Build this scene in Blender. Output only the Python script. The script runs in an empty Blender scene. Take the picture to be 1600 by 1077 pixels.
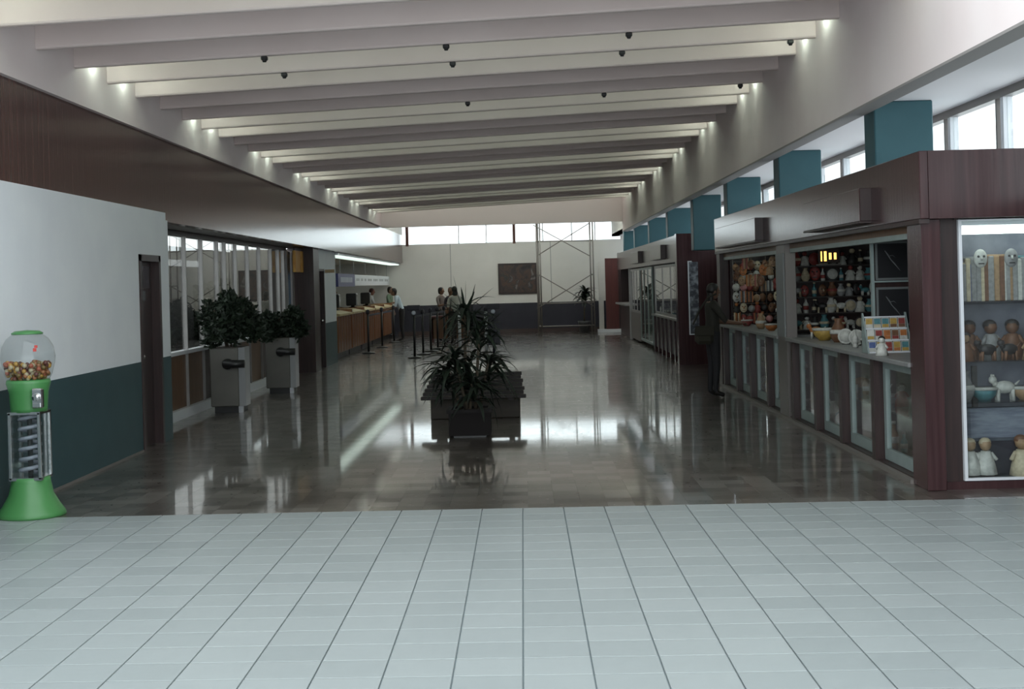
import bpy, bmesh, math, random
from mathutils import Vector, Matrix, Quaternion
random.seed(7)
S = bpy.context.scene
C = S.collection
PI = math.pi

# ------------------------------------------------------------------ camera
cam_d = bpy.data.cameras.new('camera'); cam = bpy.data.objects.new('camera', cam_d); C.objects.link(cam)
cam_d.sensor_width = 36.0; cam_d.lens = 2150 / 1600 * 36; cam_d.clip_end = 400
cam_d.shift_x = -0.010; cam_d.shift_y = -0.0597
cam.location = (0, 0, 1.68)
cam.rotation_mode = 'QUATERNION'
cam.rotation_quaternion = Quaternion((1, 0, 0), PI / 2) @ Quaternion((0, 0, 1), -0.027)
S.camera = cam
# ------------------------------------------------------------------ sky and exposure
W = bpy.data.worlds.new('overcast'); S.world = W; W.use_nodes = True
bgn = W.node_tree.nodes['Background']
bgn.inputs[0].default_value = (0.89, 0.97, 1.0, 1); bgn.inputs[1].default_value = 1.05
vs = S.view_settings
vs.view_transform = 'Standard'; vs.look = 'None'; vs.gamma = 1; vs.exposure = 1.5; vs.use_curve_mapping = False

# ------------------------------------------------------------------ material helper
def mat(name, col, rough=.6, metal=0, col2=None, scale=5, stretch=(1, 1, 1), detail=4, bump=0, bscale=None,
        coat=0, crough=.1, spec=.5, trans=0, emit=None, es=0, alpha=1, lo=.35, hi=.65):
    m = bpy.data.materials.new(name); m.use_nodes = True
    nt = m.node_tree; N = nt.nodes; L = nt.links
    b = N['Principled BSDF']
    b.inputs['Base Color'].default_value = (*col, 1)
    b.inputs['Roughness'].default_value = rough
    b.inputs['Metallic'].default_value = metal
    b.inputs['Specular IOR Level'].default_value = spec
    b.inputs['Coat Weight'].default_value = coat
    b.inputs['Coat Roughness'].default_value = crough
    b.inputs['Transmission Weight'].default_value = trans
    b.inputs['Alpha'].default_value = alpha
    if emit:
        b.inputs['Emission Color'].default_value = (*emit, 1); b.inputs['Emission Strength'].default_value = es
    if col2 or bump:
        g = N.new('ShaderNodeNewGeometry')
        mp = N.new('ShaderNodeMapping'); mp.inputs['Scale'].default_value = stretch
        L.new(g.outputs['Position'], mp.inputs['Vector'])
        nz = N.new('ShaderNodeTexNoise'); nz.inputs['Scale'].default_value = scale; nz.inputs['Detail'].default_value = detail
        L.new(mp.outputs[0], nz.inputs['Vector'])
        if col2:
            r = N.new('ShaderNodeValToRGB')
            r.color_ramp.elements[0].position = lo; r.color_ramp.elements[0].color = (*col, 1)
            r.color_ramp.elements[1].position = hi; r.color_ramp.elements[1].color = (*col2, 1)
            L.new(nz.outputs['Fac'], r.inputs[0]); L.new(r.outputs[0], b.inputs['Base Color'])
        if bump:
            src = nz
            if bscale:
                src = N.new('ShaderNodeTexNoise'); src.inputs['Scale'].default_value = bscale; src.inputs['Detail'].default_value = 2
                L.new(mp.outputs[0], src.inputs['Vector'])
            bp = N.new('ShaderNodeBump'); bp.inputs['Strength'].default_value = 1; bp.inputs['Distance'].default_value = bump
            L.new(src.outputs['Fac'], bp.inputs['Height']); L.new(bp.outputs[0], b.inputs['Normal'])
            if coat: L.new(bp.outputs[0], b.inputs['Coat Normal'])
    return m

def tile_mat(name, cols, sx, sy, x0, y0, skew, rough, bump, bsc, stretch, spec=.5, coat=0, wear=None):
    """every tile (a cell of the laid grid) has a tone of its own"""
    m = bpy.data.materials.new(name); m.use_nodes = True
    nt = m.node_tree; N = nt.nodes; L = nt.links; b = N['Principled BSDF']
    g = N.new('ShaderNodeNewGeometry'); sp = N.new('ShaderNodeSeparateXYZ'); L.new(g.outputs['Position'], sp.inputs[0])
    def mth(op, a, c, d=None):
        n = N.new('ShaderNodeMath'); n.operation = op
        for i, v in enumerate((a, c, d)):
            if v is None: continue
            if isinstance(v, (int, float)): n.inputs[i].default_value = v
            else: L.new(v, n.inputs[i])
        return n.outputs[0]
    yy = mth('MULTIPLY_ADD', sp.outputs['X'], skew, sp.outputs['Y'])
    cx = mth('FLOOR', mth('DIVIDE', mth('SUBTRACT', sp.outputs['X'], x0), sx), 0)
    cy = mth('FLOOR', mth('DIVIDE', mth('SUBTRACT', yy, y0), sy), 0)
    cv = N.new('ShaderNodeCombineXYZ'); L.new(cx, cv.inputs[0]); L.new(cy, cv.inputs[1])
    wn = N.new('ShaderNodeTexWhiteNoise'); wn.noise_dimensions = '2D'; L.new(cv.outputs[0], wn.inputs['Vector'])
    nz = N.new('ShaderNodeTexNoise'); nz.inputs['Scale'].default_value = 14; nz.inputs['Detail'].default_value = 5
    L.new(g.outputs['Position'], nz.inputs['Vector'])
    mix = mth('MULTIPLY_ADD', nz.outputs['Fac'], .45, mth('MULTIPLY', wn.outputs['Value'], .6))
    r = N.new('ShaderNodeValToRGB'); r.color_ramp.interpolation = 'LINEAR'
    els = r.color_ramp.elements
    while len(els) < len(cols): els.new(.5)
    for i, c in enumerate(cols):
        els[i].position = .1 + .75 * i / (len(cols) - 1); els[i].color = (*c, 1)
    L.new(mix, r.inputs[0]); L.new(r.outputs[0], b.inputs['Base Color'])
    b.inputs['Specular IOR Level'].default_value = spec; b.inputs['Coat Weight'].default_value = coat; b.inputs['Coat Roughness'].default_value = .05
    rr = mth('MULTIPLY_ADD', nz.outputs['Fac'], rough * .5, rough * .75); L.new(rr, b.inputs['Roughness'])
    mp = N.new('ShaderNodeMapping'); mp.inputs['Scale'].default_value = stretch; L.new(g.outputs['Position'], mp.inputs[0])
    n2 = N.new('ShaderNodeTexNoise'); n2.inputs['Scale'].default_value = bsc; n2.inputs['Detail'].default_value = 2
    L.new(mp.outputs[0], n2.inputs['Vector'])
    hh = mth('MULTIPLY_ADD', wn.outputs['Value'], .25, n2.outputs['Fac'])
    bp = N.new('ShaderNodeBump'); bp.inputs['Distance'].default_value = bump; L.new(n2.outputs['Fac'], bp.inputs['Height'])
    L.new(bp.outputs[0], b.inputs['Normal']); L.new(bp.outputs[0], b.inputs['Coat Normal'])
    return m

def pane_mat(name, tint, ior=1.45, rough=.0):
    """thin clear sheet: see-through, with a Fresnel reflection"""
    m = bpy.data.materials.new(name); m.use_nodes = True; N = m.node_tree.nodes; L = m.node_tree.links
    N.remove(N['Principled BSDF'])
    t = N.new('ShaderNodeBsdfTransparent'); t.inputs[0].default_value = (*tint, 1)
    g = N.new('ShaderNodeBsdfGlossy'); g.inputs['Roughness'].default_value = rough; g.inputs[0].default_value = (1, 1, 1, 1)
    ge = N.new('ShaderNodeNewGeometry'); dt = N.new('ShaderNodeVectorMath'); dt.operation = 'DOT_PRODUCT'
    L.new(ge.outputs['Normal'], dt.inputs[0]); L.new(ge.outputs['Incoming'], dt.inputs[1])
    def mth(op, a, c=None):
        n = N.new('ShaderNodeMath'); n.operation = op
        for i, v in enumerate((a, c)):
            if v is None: continue
            if isinstance(v, (int, float)): n.inputs[i].default_value = v
            else: L.new(v, n.inputs[i])
        return n.outputs[0]
    f0 = ((ior-1)/(ior+1))**2
    sch = mth('ADD', mth('MULTIPLY', mth('POWER', mth('SUBTRACT', 1, mth('ABSOLUTE', dt.outputs['Value'])), 5), .9-f0), f0)
    x = N.new('ShaderNodeMixShader'); L.new(sch, x.inputs[0]); L.new(t.outputs[0], x.inputs[1]); L.new(g.outputs[0], x.inputs[2])
    L.new(x.outputs[0], N['Material Output'].inputs[0]); return m
M = {}
BX0, BY0, BS, SK = -4.4, 10.29, .20, .0425
M['white_tile'] = tile_mat('white_tile', [(.245, .272, .275), (.27, .298, .30), (.29, .318, .32)], .303, .2745, -.041, 10.29, SK, .35, .0004, 6, (1, 1, 1))
M['brown_tile'] = tile_mat('brown_tile', [(.036, .028, .024), (.066, .052, .044), (.105, .091, .078), (.175, .157, .140)], BS, BS, BX0, BY0, SK, .30, .00018, 1.6, (.7, 2.6, 1), spec=.6, coat=.75)
M['grout'] = mat('grout', (.20, .24, .25), .9)
M['white_paint'] = mat('white_paint', (.78, .81, .85), .75, col2=(.82, .85, .88), scale=2)
M['green_paint'] = mat('green_paint', (.022, .062, .070), .5, col2=(.028, .072, .080), scale=3)
M['teal_paint'] = mat('teal_paint', (.022, .090, .11), .45, col2=(.027, .10, .122), scale=3)
M['navy_paint'] = mat('navy_paint', (.018, .017, .028), .5, col2=(.022, .021, .033), scale=3)
M['cream'] = mat('cream_paint', (.72, .70, .66), .8, col2=(.76, .74, .70), scale=1.5)
M['ceil_paint'] = mat('ceiling_paint', (.68, .575, .55), .8, col2=(.72, .615, .59), scale=1.2)
M['beam_white'] = mat('end_beam_paint', (.84, .80, .76), .8)
M['fascia_paint'] = mat('fascia_paint', (.82, .72, .71), .75, col2=(.85, .76, .75), scale=1.5)
M['soffit_paint'] = mat('soffit_paint', (.80, .78, .80), .8)
M['lacquer'] = mat('lacquered_wood', (.060, .025, .022), .17, col2=(.105, .050, .044), scale=3, stretch=(9, 9, .25), bump=.0010, spec=.3, lo=.3, hi=.7)
M['lacquer_kiosk'] = mat('lacquered_kiosk_wood', (.038, .016, .018), .20, col2=(.062, .028, .030), scale=3, stretch=(9, 9, .35), bump=.0010, spec=.35, lo=.3, hi=.7)
M['dark_wood'] = mat('dark_wood', (.022, .010, .010), .4, col2=(.036, .017, .016), scale=4, stretch=(8, 8, .5))
M['red_wood'] = mat('red_wood', (.075, .016, .014), .45, col2=(.095, .022, .018), scale=4, stretch=(8, 8, .5))
M['brown_panel'] = mat('brown_panel', (.10, .045, .018), .45, col2=(.14, .07, .03), scale=4, stretch=(8, 8, .5))
M['counter_wood'] = mat('counter_wood', (.20, .075, .03), .3, col2=(.30, .13, .055), scale=4, stretch=(8, 8, .4), coat=.4)
M['counter_top'] = mat('counter_top', (.55, .42, .22), .4, col2=(.62, .50, .28), scale=5)
M['bench_wood'] = mat('bench_wood', (.009, .006, .006), .6, col2=(.016, .009, .008), scale=5, stretch=(.5, 8, 8))
M['bench_base'] = mat('bench_base', (.026, .018, .012), .6, col2=(.036, .026, .016), scale=4, stretch=(1, 1, 4))
M['alu'] = mat('aluminium', (.30, .29, .285), .42, metal=.5, col2=(.34, .33, .325), scale=6)
M['alu_green'] = mat('pale_green_aluminium', (.26, .32, .31), .45, metal=.2, col2=(.30, .36, .35), scale=6)
M['counter_grey'] = mat('counter_laminate', (.20, .20, .20), .45, col2=(.24, .24, .24), scale=8)
M['alu_dark'] = mat('bronze_aluminium', (.20, .18, .17), .4, metal=.6)
M['white_gloss'] = mat('white_gloss', (.70, .72, .76), .35)
M['black'] = mat('black_plastic', (.012, .012, .013), .4)
M['dark_grey'] = mat('dark_grey', (.04, .04, .042), .5)
M['chrome'] = mat('chrome', (.72, .72, .72), .15, metal=1)
M['metal_grey'] = mat('grey_metal', (.20, .18, .165), .5, metal=.3)
M['planter_grey'] = mat('planter_grey', (.10, .096, .085), .45, col2=(.115, .11, .098), scale=4)
M['planter_lit_edge'] = mat('planter_lit_edge', (.50, .51, .54), .3, metal=.5)  # pale tone puts the light on the planter's side into the colour
M['glass'] = pane_mat('glass', (.93, .95, .95))
M['smoked'] = pane_mat('smoked_glass', (.60, .60, .59))
M['glass_clear'] = pane_mat('clear_plastic', (.88, .90, .90), 1.4, .05)
M['soil'] = mat('soil', (.02, .014, .01), .95, col2=(.035, .024, .016), scale=40)
M['leaf'] = mat('strap_leaf', (.005, .010, .006), .55, col2=(.010, .020, .010), scale=9)
M['leaf_bush'] = mat('bush_leaf', (.006, .014, .007), .6, col2=(.014, .028, .013), scale=9)
M['stem'] = mat('plant_stem', (.05, .04, .025), .8, col2=(.08, .06, .04), scale=20)
M['green_plastic'] = mat('green_plastic', (.055, .20, .06), .35, col2=(.065, .225, .07), scale=3)
M['tube'] = mat('fluorescent', (.9, .95, .9), .5, emit=(.74, 1.0, .80), es=1.0)
M['end_fill_tube'] = mat('end_fill_glow', (.9, .95, .9), .5, emit=(.97, 1.0, .92), es=2.4)  # fill glow added to brighten the end beam
M['added_washer'] = mat('added_washer_lamp', (.9, .95, .9), .5, emit=(.80, 1.0, .86), es=22)  # added lamp glow for the light scallops on the fascias
M['far_fill_tube'] = mat('far_fill_glow', (.9, .95, .9), .5, emit=(.95, 1.0, .92), es=8)  # fill glow added to brighten the far wall
M['cove'] = mat('soffit_glow', (.9, .95, .9), .5, emit=(.82, 1.0, .90), es=.36)  # glow stands in for light washing the soffit underside
M['kiosk_fill_tube'] = mat('kiosk_fill_tube', (.9, .95, .9), .5, emit=(.84, 1.0, .93), es=3.0)  # fill glow added inside the kiosks
M['show_tube'] = mat('showcase_tube', (.9, .95, .9), .5, emit=(.86, 1.0, .94), es=2.2)
M['orange_sign'] = mat('orange_sign', (.48, .20, .03), .5, col2=(.60, .34, .07), scale=6, stretch=(1, 5, 1))
M['blue_sign'] = mat('blue_sign', (.055, .06, .19), .4)
M['blue_cloth'] = mat('blue_door', (.10, .16, .26), .5)
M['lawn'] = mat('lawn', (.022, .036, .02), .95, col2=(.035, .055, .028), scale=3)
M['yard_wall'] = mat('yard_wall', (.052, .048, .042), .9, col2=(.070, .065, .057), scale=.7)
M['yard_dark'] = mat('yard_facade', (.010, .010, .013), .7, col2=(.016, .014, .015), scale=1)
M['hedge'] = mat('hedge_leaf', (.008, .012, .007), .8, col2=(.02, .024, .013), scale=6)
M['mirror_back'] = mat('case_lining', (.06, .062, .06), .4, col2=(.12, .12, .115), scale=5)
M['case_lining_dark'] = mat('showcase_lining', (.14, .15, .19), .6, col2=(.22, .23, .27), scale=5)

def cmat(name, c, rough=.6, **k):
    if name not in M: M[name] = mat(name, c, rough, **k)
    return M[name]

# ------------------------------------------------------------------ mesh helper
class MB:
    def __init__(s): s.v = []; s.f = []; s.m = []; s.sm = []
    def add(s, vs, fs, mi=0, smooth=False):
        o = len(s.v); s.v += [tuple(v) for v in vs]
        for f in fs: s.f.append(tuple(i + o for i in f)); s.m.append(mi); s.sm.append(smooth)
        return s
    def box(s, x0, x1, y0, y1, z0, z1, mi=0, bev=0):
        if bev > 0:
            b = min(bev, (x1-x0)/2.01, (y1-y0)/2.01, (z1-z0)/2.01)
            vs = []; 
            for (sx, sy, sz) in [(i, j, k) for i in (0, 1) for j in (0, 1) for k in (0, 1)]:
                X = (x0, x1)[sx]; Y = (y0, y1)[sy]; Z = (z0, z1)[sz]
                dx = b*(1-2*sx); dy = b*(1-2*sy); dz = b*(1-2*sz)
                vs += [(X, Y+dy, Z+dz), (X+dx, Y, Z+dz), (X+dx, Y+dy, Z)]
            bm = bmesh.new()
            for v in vs: bm.verts.new(v)
            bmesh.ops.convex_hull(bm, input=list(bm.verts)); bm.verts.index_update()
            bmesh.ops.dissolve_limit(bm, angle_limit=.02, verts=list(bm.verts), edges=list(bm.edges)); bm.verts.index_update()
            s.add([v.co for v in bm.verts], [[v.index for v in f.verts] for f in bm.faces], mi); bm.free(); return s
        vs = [(x0,y0,z0),(x1,y0,z0),(x1,y1,z0),(x0,y1,z0),(x0,y0,z1),(x1,y0,z1),(x1,y1,z1),(x0,y1,z1)]
        return s.add(vs, [(3,2,1,0),(4,5,6,7),(0,1,5,4),(1,2,6,5),(2,3,7,6),(3,0,4,7)], mi)
    def prism(s, poly, axis, a, b, mi=0):
        """poly: 2-D outline (counter-clockwise) in the plane across axis"""
        n = len(poly)
        def pt(p, t):
            return {'x': (t, p[0], p[1]), 'y': (p[0], t, p[1]), 'z': (p[0], p[1], t)}[axis]
        vs = [pt(p, a) for p in poly] + [pt(p, b) for p in poly]
        fs = [tuple(range(n))[::-1], tuple(range(n, 2*n))] + [(i, (i+1) % n, n+(i+1) % n, n+i) for i in range(n)]
        return s.add(vs, fs, mi)
    def lathe(s, prof, c=(0, 0, 0), n=16, mi=0, sx=1, sy=1, smooth=True):
        vs = []; fs = []
        for r, z in prof:
            for k in range(n):
                a = 2*PI*k/n; vs.append((c[0]+r*sx*math.cos(a), c[1]+r*sy*math.sin(a), c[2]+z))
        for i in range(len(prof)-1):
            for k in range(n):
                k2 = (k+1) % n; fs.append((i*n+k, i*n+k2, (i+1)*n+k2, (i+1)*n+k))
        if prof[0][0] > 1e-4: fs.append(tuple(range(n))[::-1])
        if prof[-1][0] > 1e-4: fs.append(tuple((len(prof)-1)*n+k for k in range(n)))
        return s.add(vs, fs, mi, smooth)
    def ball(s, c, r, mi=0, n=10, m=7, sx=1, sy=1, sz=1):
        prof = [(r*math.sin(PI*i/m)+1e-5, -r*sz*math.cos(PI*i/m)) for i in range(m+1)]
        return s.lathe(prof, c, n, mi, sx, sy)
    def tube(s, pts, rad, n=8, mi=0, smooth=True, flat=1.0):
        pts = [Vector(p) for p in pts]
        if not isinstance(rad, (list, tuple)): rad = [rad]*len(pts)
        up = Vector((0, 0, 1)); vs = []; fs = []
        d0 = (pts[-1]-pts[0]).normalized()
        if abs(d0.z) > .9: up = Vector((0, 1, 0))
        for i, p in enumerate(pts):
            d = (pts[min(i+1, len(pts)-1)]-pts[max(i-1, 0)]).normalized()
            a = d.cross(up).normalized(); b = a.cross(d).normalized()
            for k in range(n):
                t = 2*PI*k/n; vs.append(p + rad[i]*(a*math.cos(t) + b*math.sin(t)*flat))
        for i in range(len(pts)-1):
            for k in range(n):
                k2 = (k+1) % n; fs.append((i*n+k, i*n+k2, (i+1)*n+k2, (i+1)*n+k))
        fs.append(tuple(range(n))[::-1]); fs.append(tuple((len(pts)-1)*n+k for k in range(n)))
        return s.add(vs, fs, mi, smooth)
    def mesh(s, name, mats):
        me = bpy.data.meshes.new(name); me.from_pydata(s.v, [], s.f)
        for m in (mats if isinstance(mats, (list, tuple)) else [mats]): me.materials.append(M[m] if isinstance(m, str) else m)
        me.polygons.foreach_set('material_index', s.m); me.polygons.foreach_set('use_smooth', s.sm)
        me.update(); return me
    def build(s, name, mats, parent=None):
        return link(name, s.mesh(name, mats), parent)

def link(name, me, parent=None, loc=None, rotz=0):
    o = bpy.data.objects.new(name, me); C.objects.link(o)
    if parent: o.parent = parent
    if loc is not None: o.location = loc
    if rotz: o.rotation_euler.z = rotz
    return o
def tag(o, label, cat, group=None):
    o['label'] = label; o['category'] = cat
    if group: o['group'] = group
    return o
def thing(name, label, cat, loc=(0, 0, 0), rotz=0, group=None):
    o = link(name, None, None, loc, rotz); o.empty_display_size = .1
    return tag(o, label, cat, group)
def struct(o): o['kind'] = 'structure'; return o
def stuff(o): o['kind'] = 'stuff'; return o
def bx(name, x0, x1, y0, y1, z0, z1, m, parent=None, bev=0):
    return MB().box(x0, x1, y0, y1, z0, z1, 0, bev).build(name, m, parent)

# ================================================================== SETTING
# ---- floor
floor = struct(bx('floor', -6.6, 5.0, -2.0, 47.6, -.12, -.012, 'grout'))
TW, TD, TX0 = .303, .2745, -.041
def edgeY(x): return 10.29 - SK*x            # where the pale tiles end
def skew_tile(w, d, g, th=.012, be=.0025):
    a, b, c, e = g/2, w-g/2, g/2, d-g/2
    P = [(a, c), (b, c), (b, e), (a, e)]
    Q = [(a+be, c+be), (b-be, c+be), (b-be, e-be), (a+be, e-be)]
    f = lambda p, z: (p[0], p[1]-SK*p[0], z)
    vs = [f(p, -th) for p in P]+[f(p, -.0015) for p in P]+[f(p, 0) for p in Q]
    fs = []
    for k in range(4):
        k2 = (k+1) % 4; fs += [(k, k2, 4+k2, 4+k), (4+k, 4+k2, 8+k2, 8+k)]
    fs.append((8, 9, 10, 11))
    return vs, fs
tv, tf = skew_tile(TW, TD, .007)
tile_me = MB().add(tv, tf).mesh('tile', 'white_tile')
cells = []
for i in range(-16, 17):
    for j in range(1, 40):
        x = TX0+i*TW; y = edgeY(x)-j*TD
        cells.append((x, y, i, j))
def tile_seen(x, y):
    d = y+TD/2; cx = x+TW/2
    return d > 5.5 and -.385*d-.1 < cx < .37*d+.1
seen = sorted([c for c in cells if tile_seen(c[0], c[1])], key=lambda c: c[1])
pick = set((c[2], c[3]) for c in seen[:296])
rest = MB()
for x, y, i, j in cells:
    if (i, j) in pick: link('tile', tile_me, floor, (x, y, 0))
    else: rest.add([(v[0]+x, v[1]+y, v[2]) for v in tv], tf)
stuff(rest.build('tile_field', 'white_tile', floor))
bv, bf = skew_tile(BS, BS, .0006, be=.0003)
btile = MB().add(bv, bf).mesh('polished_tile', 'brown_tile')
ROWS = 7
for i in range(0, 43):
    x = BX0+i*BS
    for j in range(ROWS):
        y = BY0-SK*x+j*BS
        if -4.3 < x < 4.15: link('polished_tile', btile, floor, (x, y, 0))
y1 = BY0+ROWS*BS
stuff(MB().add([(-6.6, y1+SK*6.6, 0), (5, y1-SK*5, 0), (5, 47.6, 0), (-6.6, 47.6, 0), (-6.6, y1+SK*6.6, -.012), (5, y1-SK*5, -.012), (5, 47.6, -.012), (-6.6, 47.6, -.012)],
      [(0, 1, 2, 3), (4, 5, 1, 0), (5, 6, 2, 1), (6, 7, 3, 2), (7, 4, 0, 3)]).build('polished_tile_field', 'brown_tile', floor))
bx('concrete_fill', -6.6, 5.0, 10.1, 12.5, -.10, -.0125, 'dark_grey', floor)

# ---- ceiling: slab and cross beams, rising a little to the right
XL, XR = -4.05, 2.97
def zb(x): return 3.763+(x-XL)/(XR-XL)*.267
ceiling = struct(MB().prism([(XL, zb(XL)+.42), (XR, zb(XR)+.42), (XR, zb(XR)+.56), (XL, zb(XL)+.56)], 'y', 9.2, 40.2).build('ceiling', 'ceil_paint'))
def beam_mesh(t=.08, h=.44):
    b = .02
    prof = [(-t/2, h), (-t/2, b), (-t/2+b*.4, b*.3), (-t/2+b, 0), (t/2-b, 0), (t/2-b*.4, b*.3), (t/2, b), (t/2, h)]
    n = len(prof); vs = [(XL+.002, y, zb(XL)+z) for y, z in prof]+[(XR-.002, y, zb(XR)+z) for y, z in prof]
    fs = [tuple(range(n)), tuple(range(n, 2*n))[::-1]]+[(i, n+i, n+(i+1) % n, (i+1) % n) for i in range(n)]
    return MB().add(vs, fs).mesh('beam', 'ceil_paint')
bmsh = beam_mesh()
YB0 = 12.63
tube_me = MB()
tube_me.tube([(XL+.035, 0, zb(XL)+.22), (XR-.035, 0, zb(XR)+.22)], .022, 8)
tube_me = tube_me.mesh('fluorescent_or_fill_tube', 'tube')
wash_me = MB().lathe([(.0001, -.035), (.03, -.02), (.036, 0), (.03, .02), (.02, .03)], n=10).lathe([(.025, .03), (.03, .05), (.03, .24)], n=10, mi=1).mesh('added_wall_washer', ['added_washer', 'white_gloss'])  # extra lamps added at the slot ends to throw scallops of light
for j in range(-3, 28):
    y = YB0+1.001*j
    if y > 39.0: break
    link('beam', bmsh, ceiling, (0, y, 0))
    if j % 4 in (0, 1) and j > -4:
        link('fluorescent_or_fill_tube', tube_me, ceiling, (0, y+.5, 0))
        for x in (XL+.09, XR-.09): link('added_wall_washer', wash_me, ceiling, (x, y+.5, zb(x)+.17))
fit = MB().box(-.04, .04, -.035, .035, -.055, .0, 0, .012).lathe([(.022, -.075), (.03, -.05), (.03, -.03)], (0, 0, 0), 8).mesh('ceiling_fitting', 'black')
fits = [(-2.31, 0), (-.64, 0), (1.04, 0), (-2.30, 1), (-.63, 1), (1.05, 1), (2.72, 1), (-.60, 4), (1.05, 4), (2.70, 4)]
for (x, j), w in zip(fits, ['leftmost of three under the nearest lit beam', 'middle one of three under the nearest lit beam', 'rightmost of three under the nearest lit beam',
        'leftmost of four under the second lit beam', 'second of four under the second lit beam', 'third of four under the second lit beam', 'rightmost of four under the second lit beam',
        'leftmost of three under the farther beam', 'middle one of three under the farther beam', 'rightmost of three under the farther beam']):
    o = link('ceiling_fitting', fit, None, (x, YB0+1.001*j, zb(x)+.001)); o.scale = (.75, .75, .75)
    tag(o, 'small black ceiling fitting, '+w, 'light fitting', 'small black fittings under the ceiling beams')
bx('end_beam', XL, XR, 40.0, 40.2, 3.41, 4.35, 'beam_white', ceiling)
bx('ceiling_far', -6.6, 5.0, 40.2, 47.5, 4.12, 4.2, 'cream', ceiling)
far_fill_tube = MB().tube([(-3.6, 0, 4.04), (2.6, 0, 4.04)], .025, 8).box(-3.6, 2.6, -.05, .05, 4.065, 4.12, 1).mesh('fluorescent_or_fill_tube', ['far_fill_tube', 'white_gloss'])
for y in (41.2, 42.6, 44.0): link('fluorescent_or_fill_tube', far_fill_tube, ceiling, (0, y, 0))  # unseen tubes added behind the end beam to light the far wall
end_fill_tube = MB().tube([(XL+.05, 0, zb(XL)+.20), (XR-.05, 0, zb(XR)+.20)], .022, 8).mesh('fluorescent_or_fill_tube', 'end_fill_tube')
link('fluorescent_or_fill_tube', end_fill_tube, ceiling, (0, 39.15, 0))  # unseen tube added to light the end beam's face

# ---- left side: pale fascia, lacquered band, walls
struct(bx('trim_1', XL-.15, XL, 3.0, 40.2, 3.446, 4.4, 'fascia_paint'))
struct(bx('trim_2', -4.22, -4.10, 3.0, 47.4, 2.505, 3.446, 'lacquer'))
struct(bx('wall_left_upper', -4.22, -4.10, 40.2, 47.4, 3.446, 4.15, 'cream'))
# near wall with a door in it
wl = struct(MB().box(-4.27, -4.07, 3.0, 14.62, .95, 2.60).box(-4.27, -4.07, 14.62, 15.46, 2.10, 2.60).box(-4.27, -4.07, 15.46, 15.78, .95, 2.60)
            .box(-4.27, -4.07, 15.78, 15.86, .95, 2.515).build('wall_left', 'white_paint'))
MB().box(-4.27, -4.068, 3.0, 14.62, 0, .955).box(-4.27, -4.068, 15.46, 15.86, 0, .955).build('painted_dado', 'green_paint', wl)
MB().box(-4.07, -4.055, 3.0, 14.60, 0, .022).build('floor_strip', 'metal_grey', wl)
d1 = struct(bx('door_1', -4.20, -4.15, 14.68, 15.40, .01, 2.04, 'dark_wood'))
MB().box(-4.27, -4.055, 14.62, 14.69, 0, 2.10).box(-4.27, -4.055, 15.39, 15.46, 0, 2.10).box(-4.27, -4.055, 14.62, 15.46, 2.03, 2.10).build('door_frame', 'dark_wood', d1)
MB().ball((-4.10, 14.78, 1.0), .032).tube([(-4.15, 14.78, 1.0), (-4.11, 14.78, 1.0)], .014).build('door_knob', 'chrome', d1)
bx('door_plate', -4.151, -4.142, 14.90, 15.12, 1.60, 1.71, cmat('plate_grey', (.12, .12, .13)), d1)
bx('door_window', -4.151, -4.145, 14.78, 15.30, 1.74, 1.98, cmat('door_glass', (.06, .05, .06), .1), d1)

# ---- left glazed front (recessed)
XG = -4.62
w3 = struct(bx('window_3', XG-.06, XG+.05, 15.86, 26.75, 2.44, 2.51, 'dark_wood'))
bx('soffit', -4.70, -4.11, 15.86, 31.3, 2.506, 2.54, 'dark_wood', w3)
bx('end_return', -4.75, -4.275, 15.72, 15.855, 0, 2.51, 'white_paint', w3)
bx('sill', XG-.05, XG+.06, 15.86, 26.6, .85, .90, 'white_gloss', w3)
bx('base_rail', XG-.05, XG+.07, 15.86, 26.6, 0, .13, 'white_gloss', w3)
ml = [16.9, 17.85, 18.8, 19.77, 20.81, 21.34, 22.15, 23.13, 24.15, 25.25, 26.04, 26.60]
for k, y in enumerate(ml):
    w = .05 if k in (4, 5, 11) else .03
    bx('mullion', XG-.02, XG+.035, y-w/2, y+w/2, .13, 2.44, 'alu', w3)
edges = [15.86]+ml
for k in range(len(edges)-1):
    a, b = edges[k]+.02, edges[k+1]-.02
    bx('pane', XG-.006, XG, a, b, .90, 2.44, 'smoked', w3)
    bx('lower_panel', XG-.02, XG, a, b, .13, .85, 'brown_panel' if k not in (4, 6, 9) else 'dark_wood', w3)
# entrance beyond the glazing: posts, blue leaf, dark pier
w3b = struct(bx('door_2', XG-.03, XG+.02, 26.62, 27.05, .02, 2.43, 'dark_wood'))
bx('door_leaf', XG-.03, XG+.03, 27.05, 27.28, .02, 2.43, 'blue_cloth', w3b)
for y in (26.80, 27.40, 27.55): bx('post', XG-.03, XG+.06, y-.04, y+.04, 0, 2.44, 'alu_dark' if y > 27 else 'alu', w3b)
struct(bx('trim_3', -4.72, -4.19, 27.68, 28.42, 0, 2.505, 'dark_wood'))
wl2 = struct(MB().box(-4.40, -4.24, 29.42, 31.3, .94, 2.505).box(-4.40, -4.24, 28.42, 29.42, 2.10, 2.505).build('wall_left_pier', 'white_paint'))
bx('painted_dado', -4.40, -4.236, 29.42, 31.302, 0, .942, 'green_paint', wl2)
d3 = struct(bx('door_3', -4.36, -4.31, 28.55, 29.36, .01, 2.08, 'dark_wood'))
MB().box(-4.40, -4.225, 28.42, 28.52, 0, 2.10).box(-4.40, -4.225, 29.36, 29.43, 0, 2.10).box(-4.40, -4.225, 28.42, 29.43, 2.05, 2.10).build('door_frame', 'dark_wood', d3)
bx('door_edge', -4.30, -4.215, 28.44, 28.47, .8, 2.09, 'alu', d3)
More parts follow.
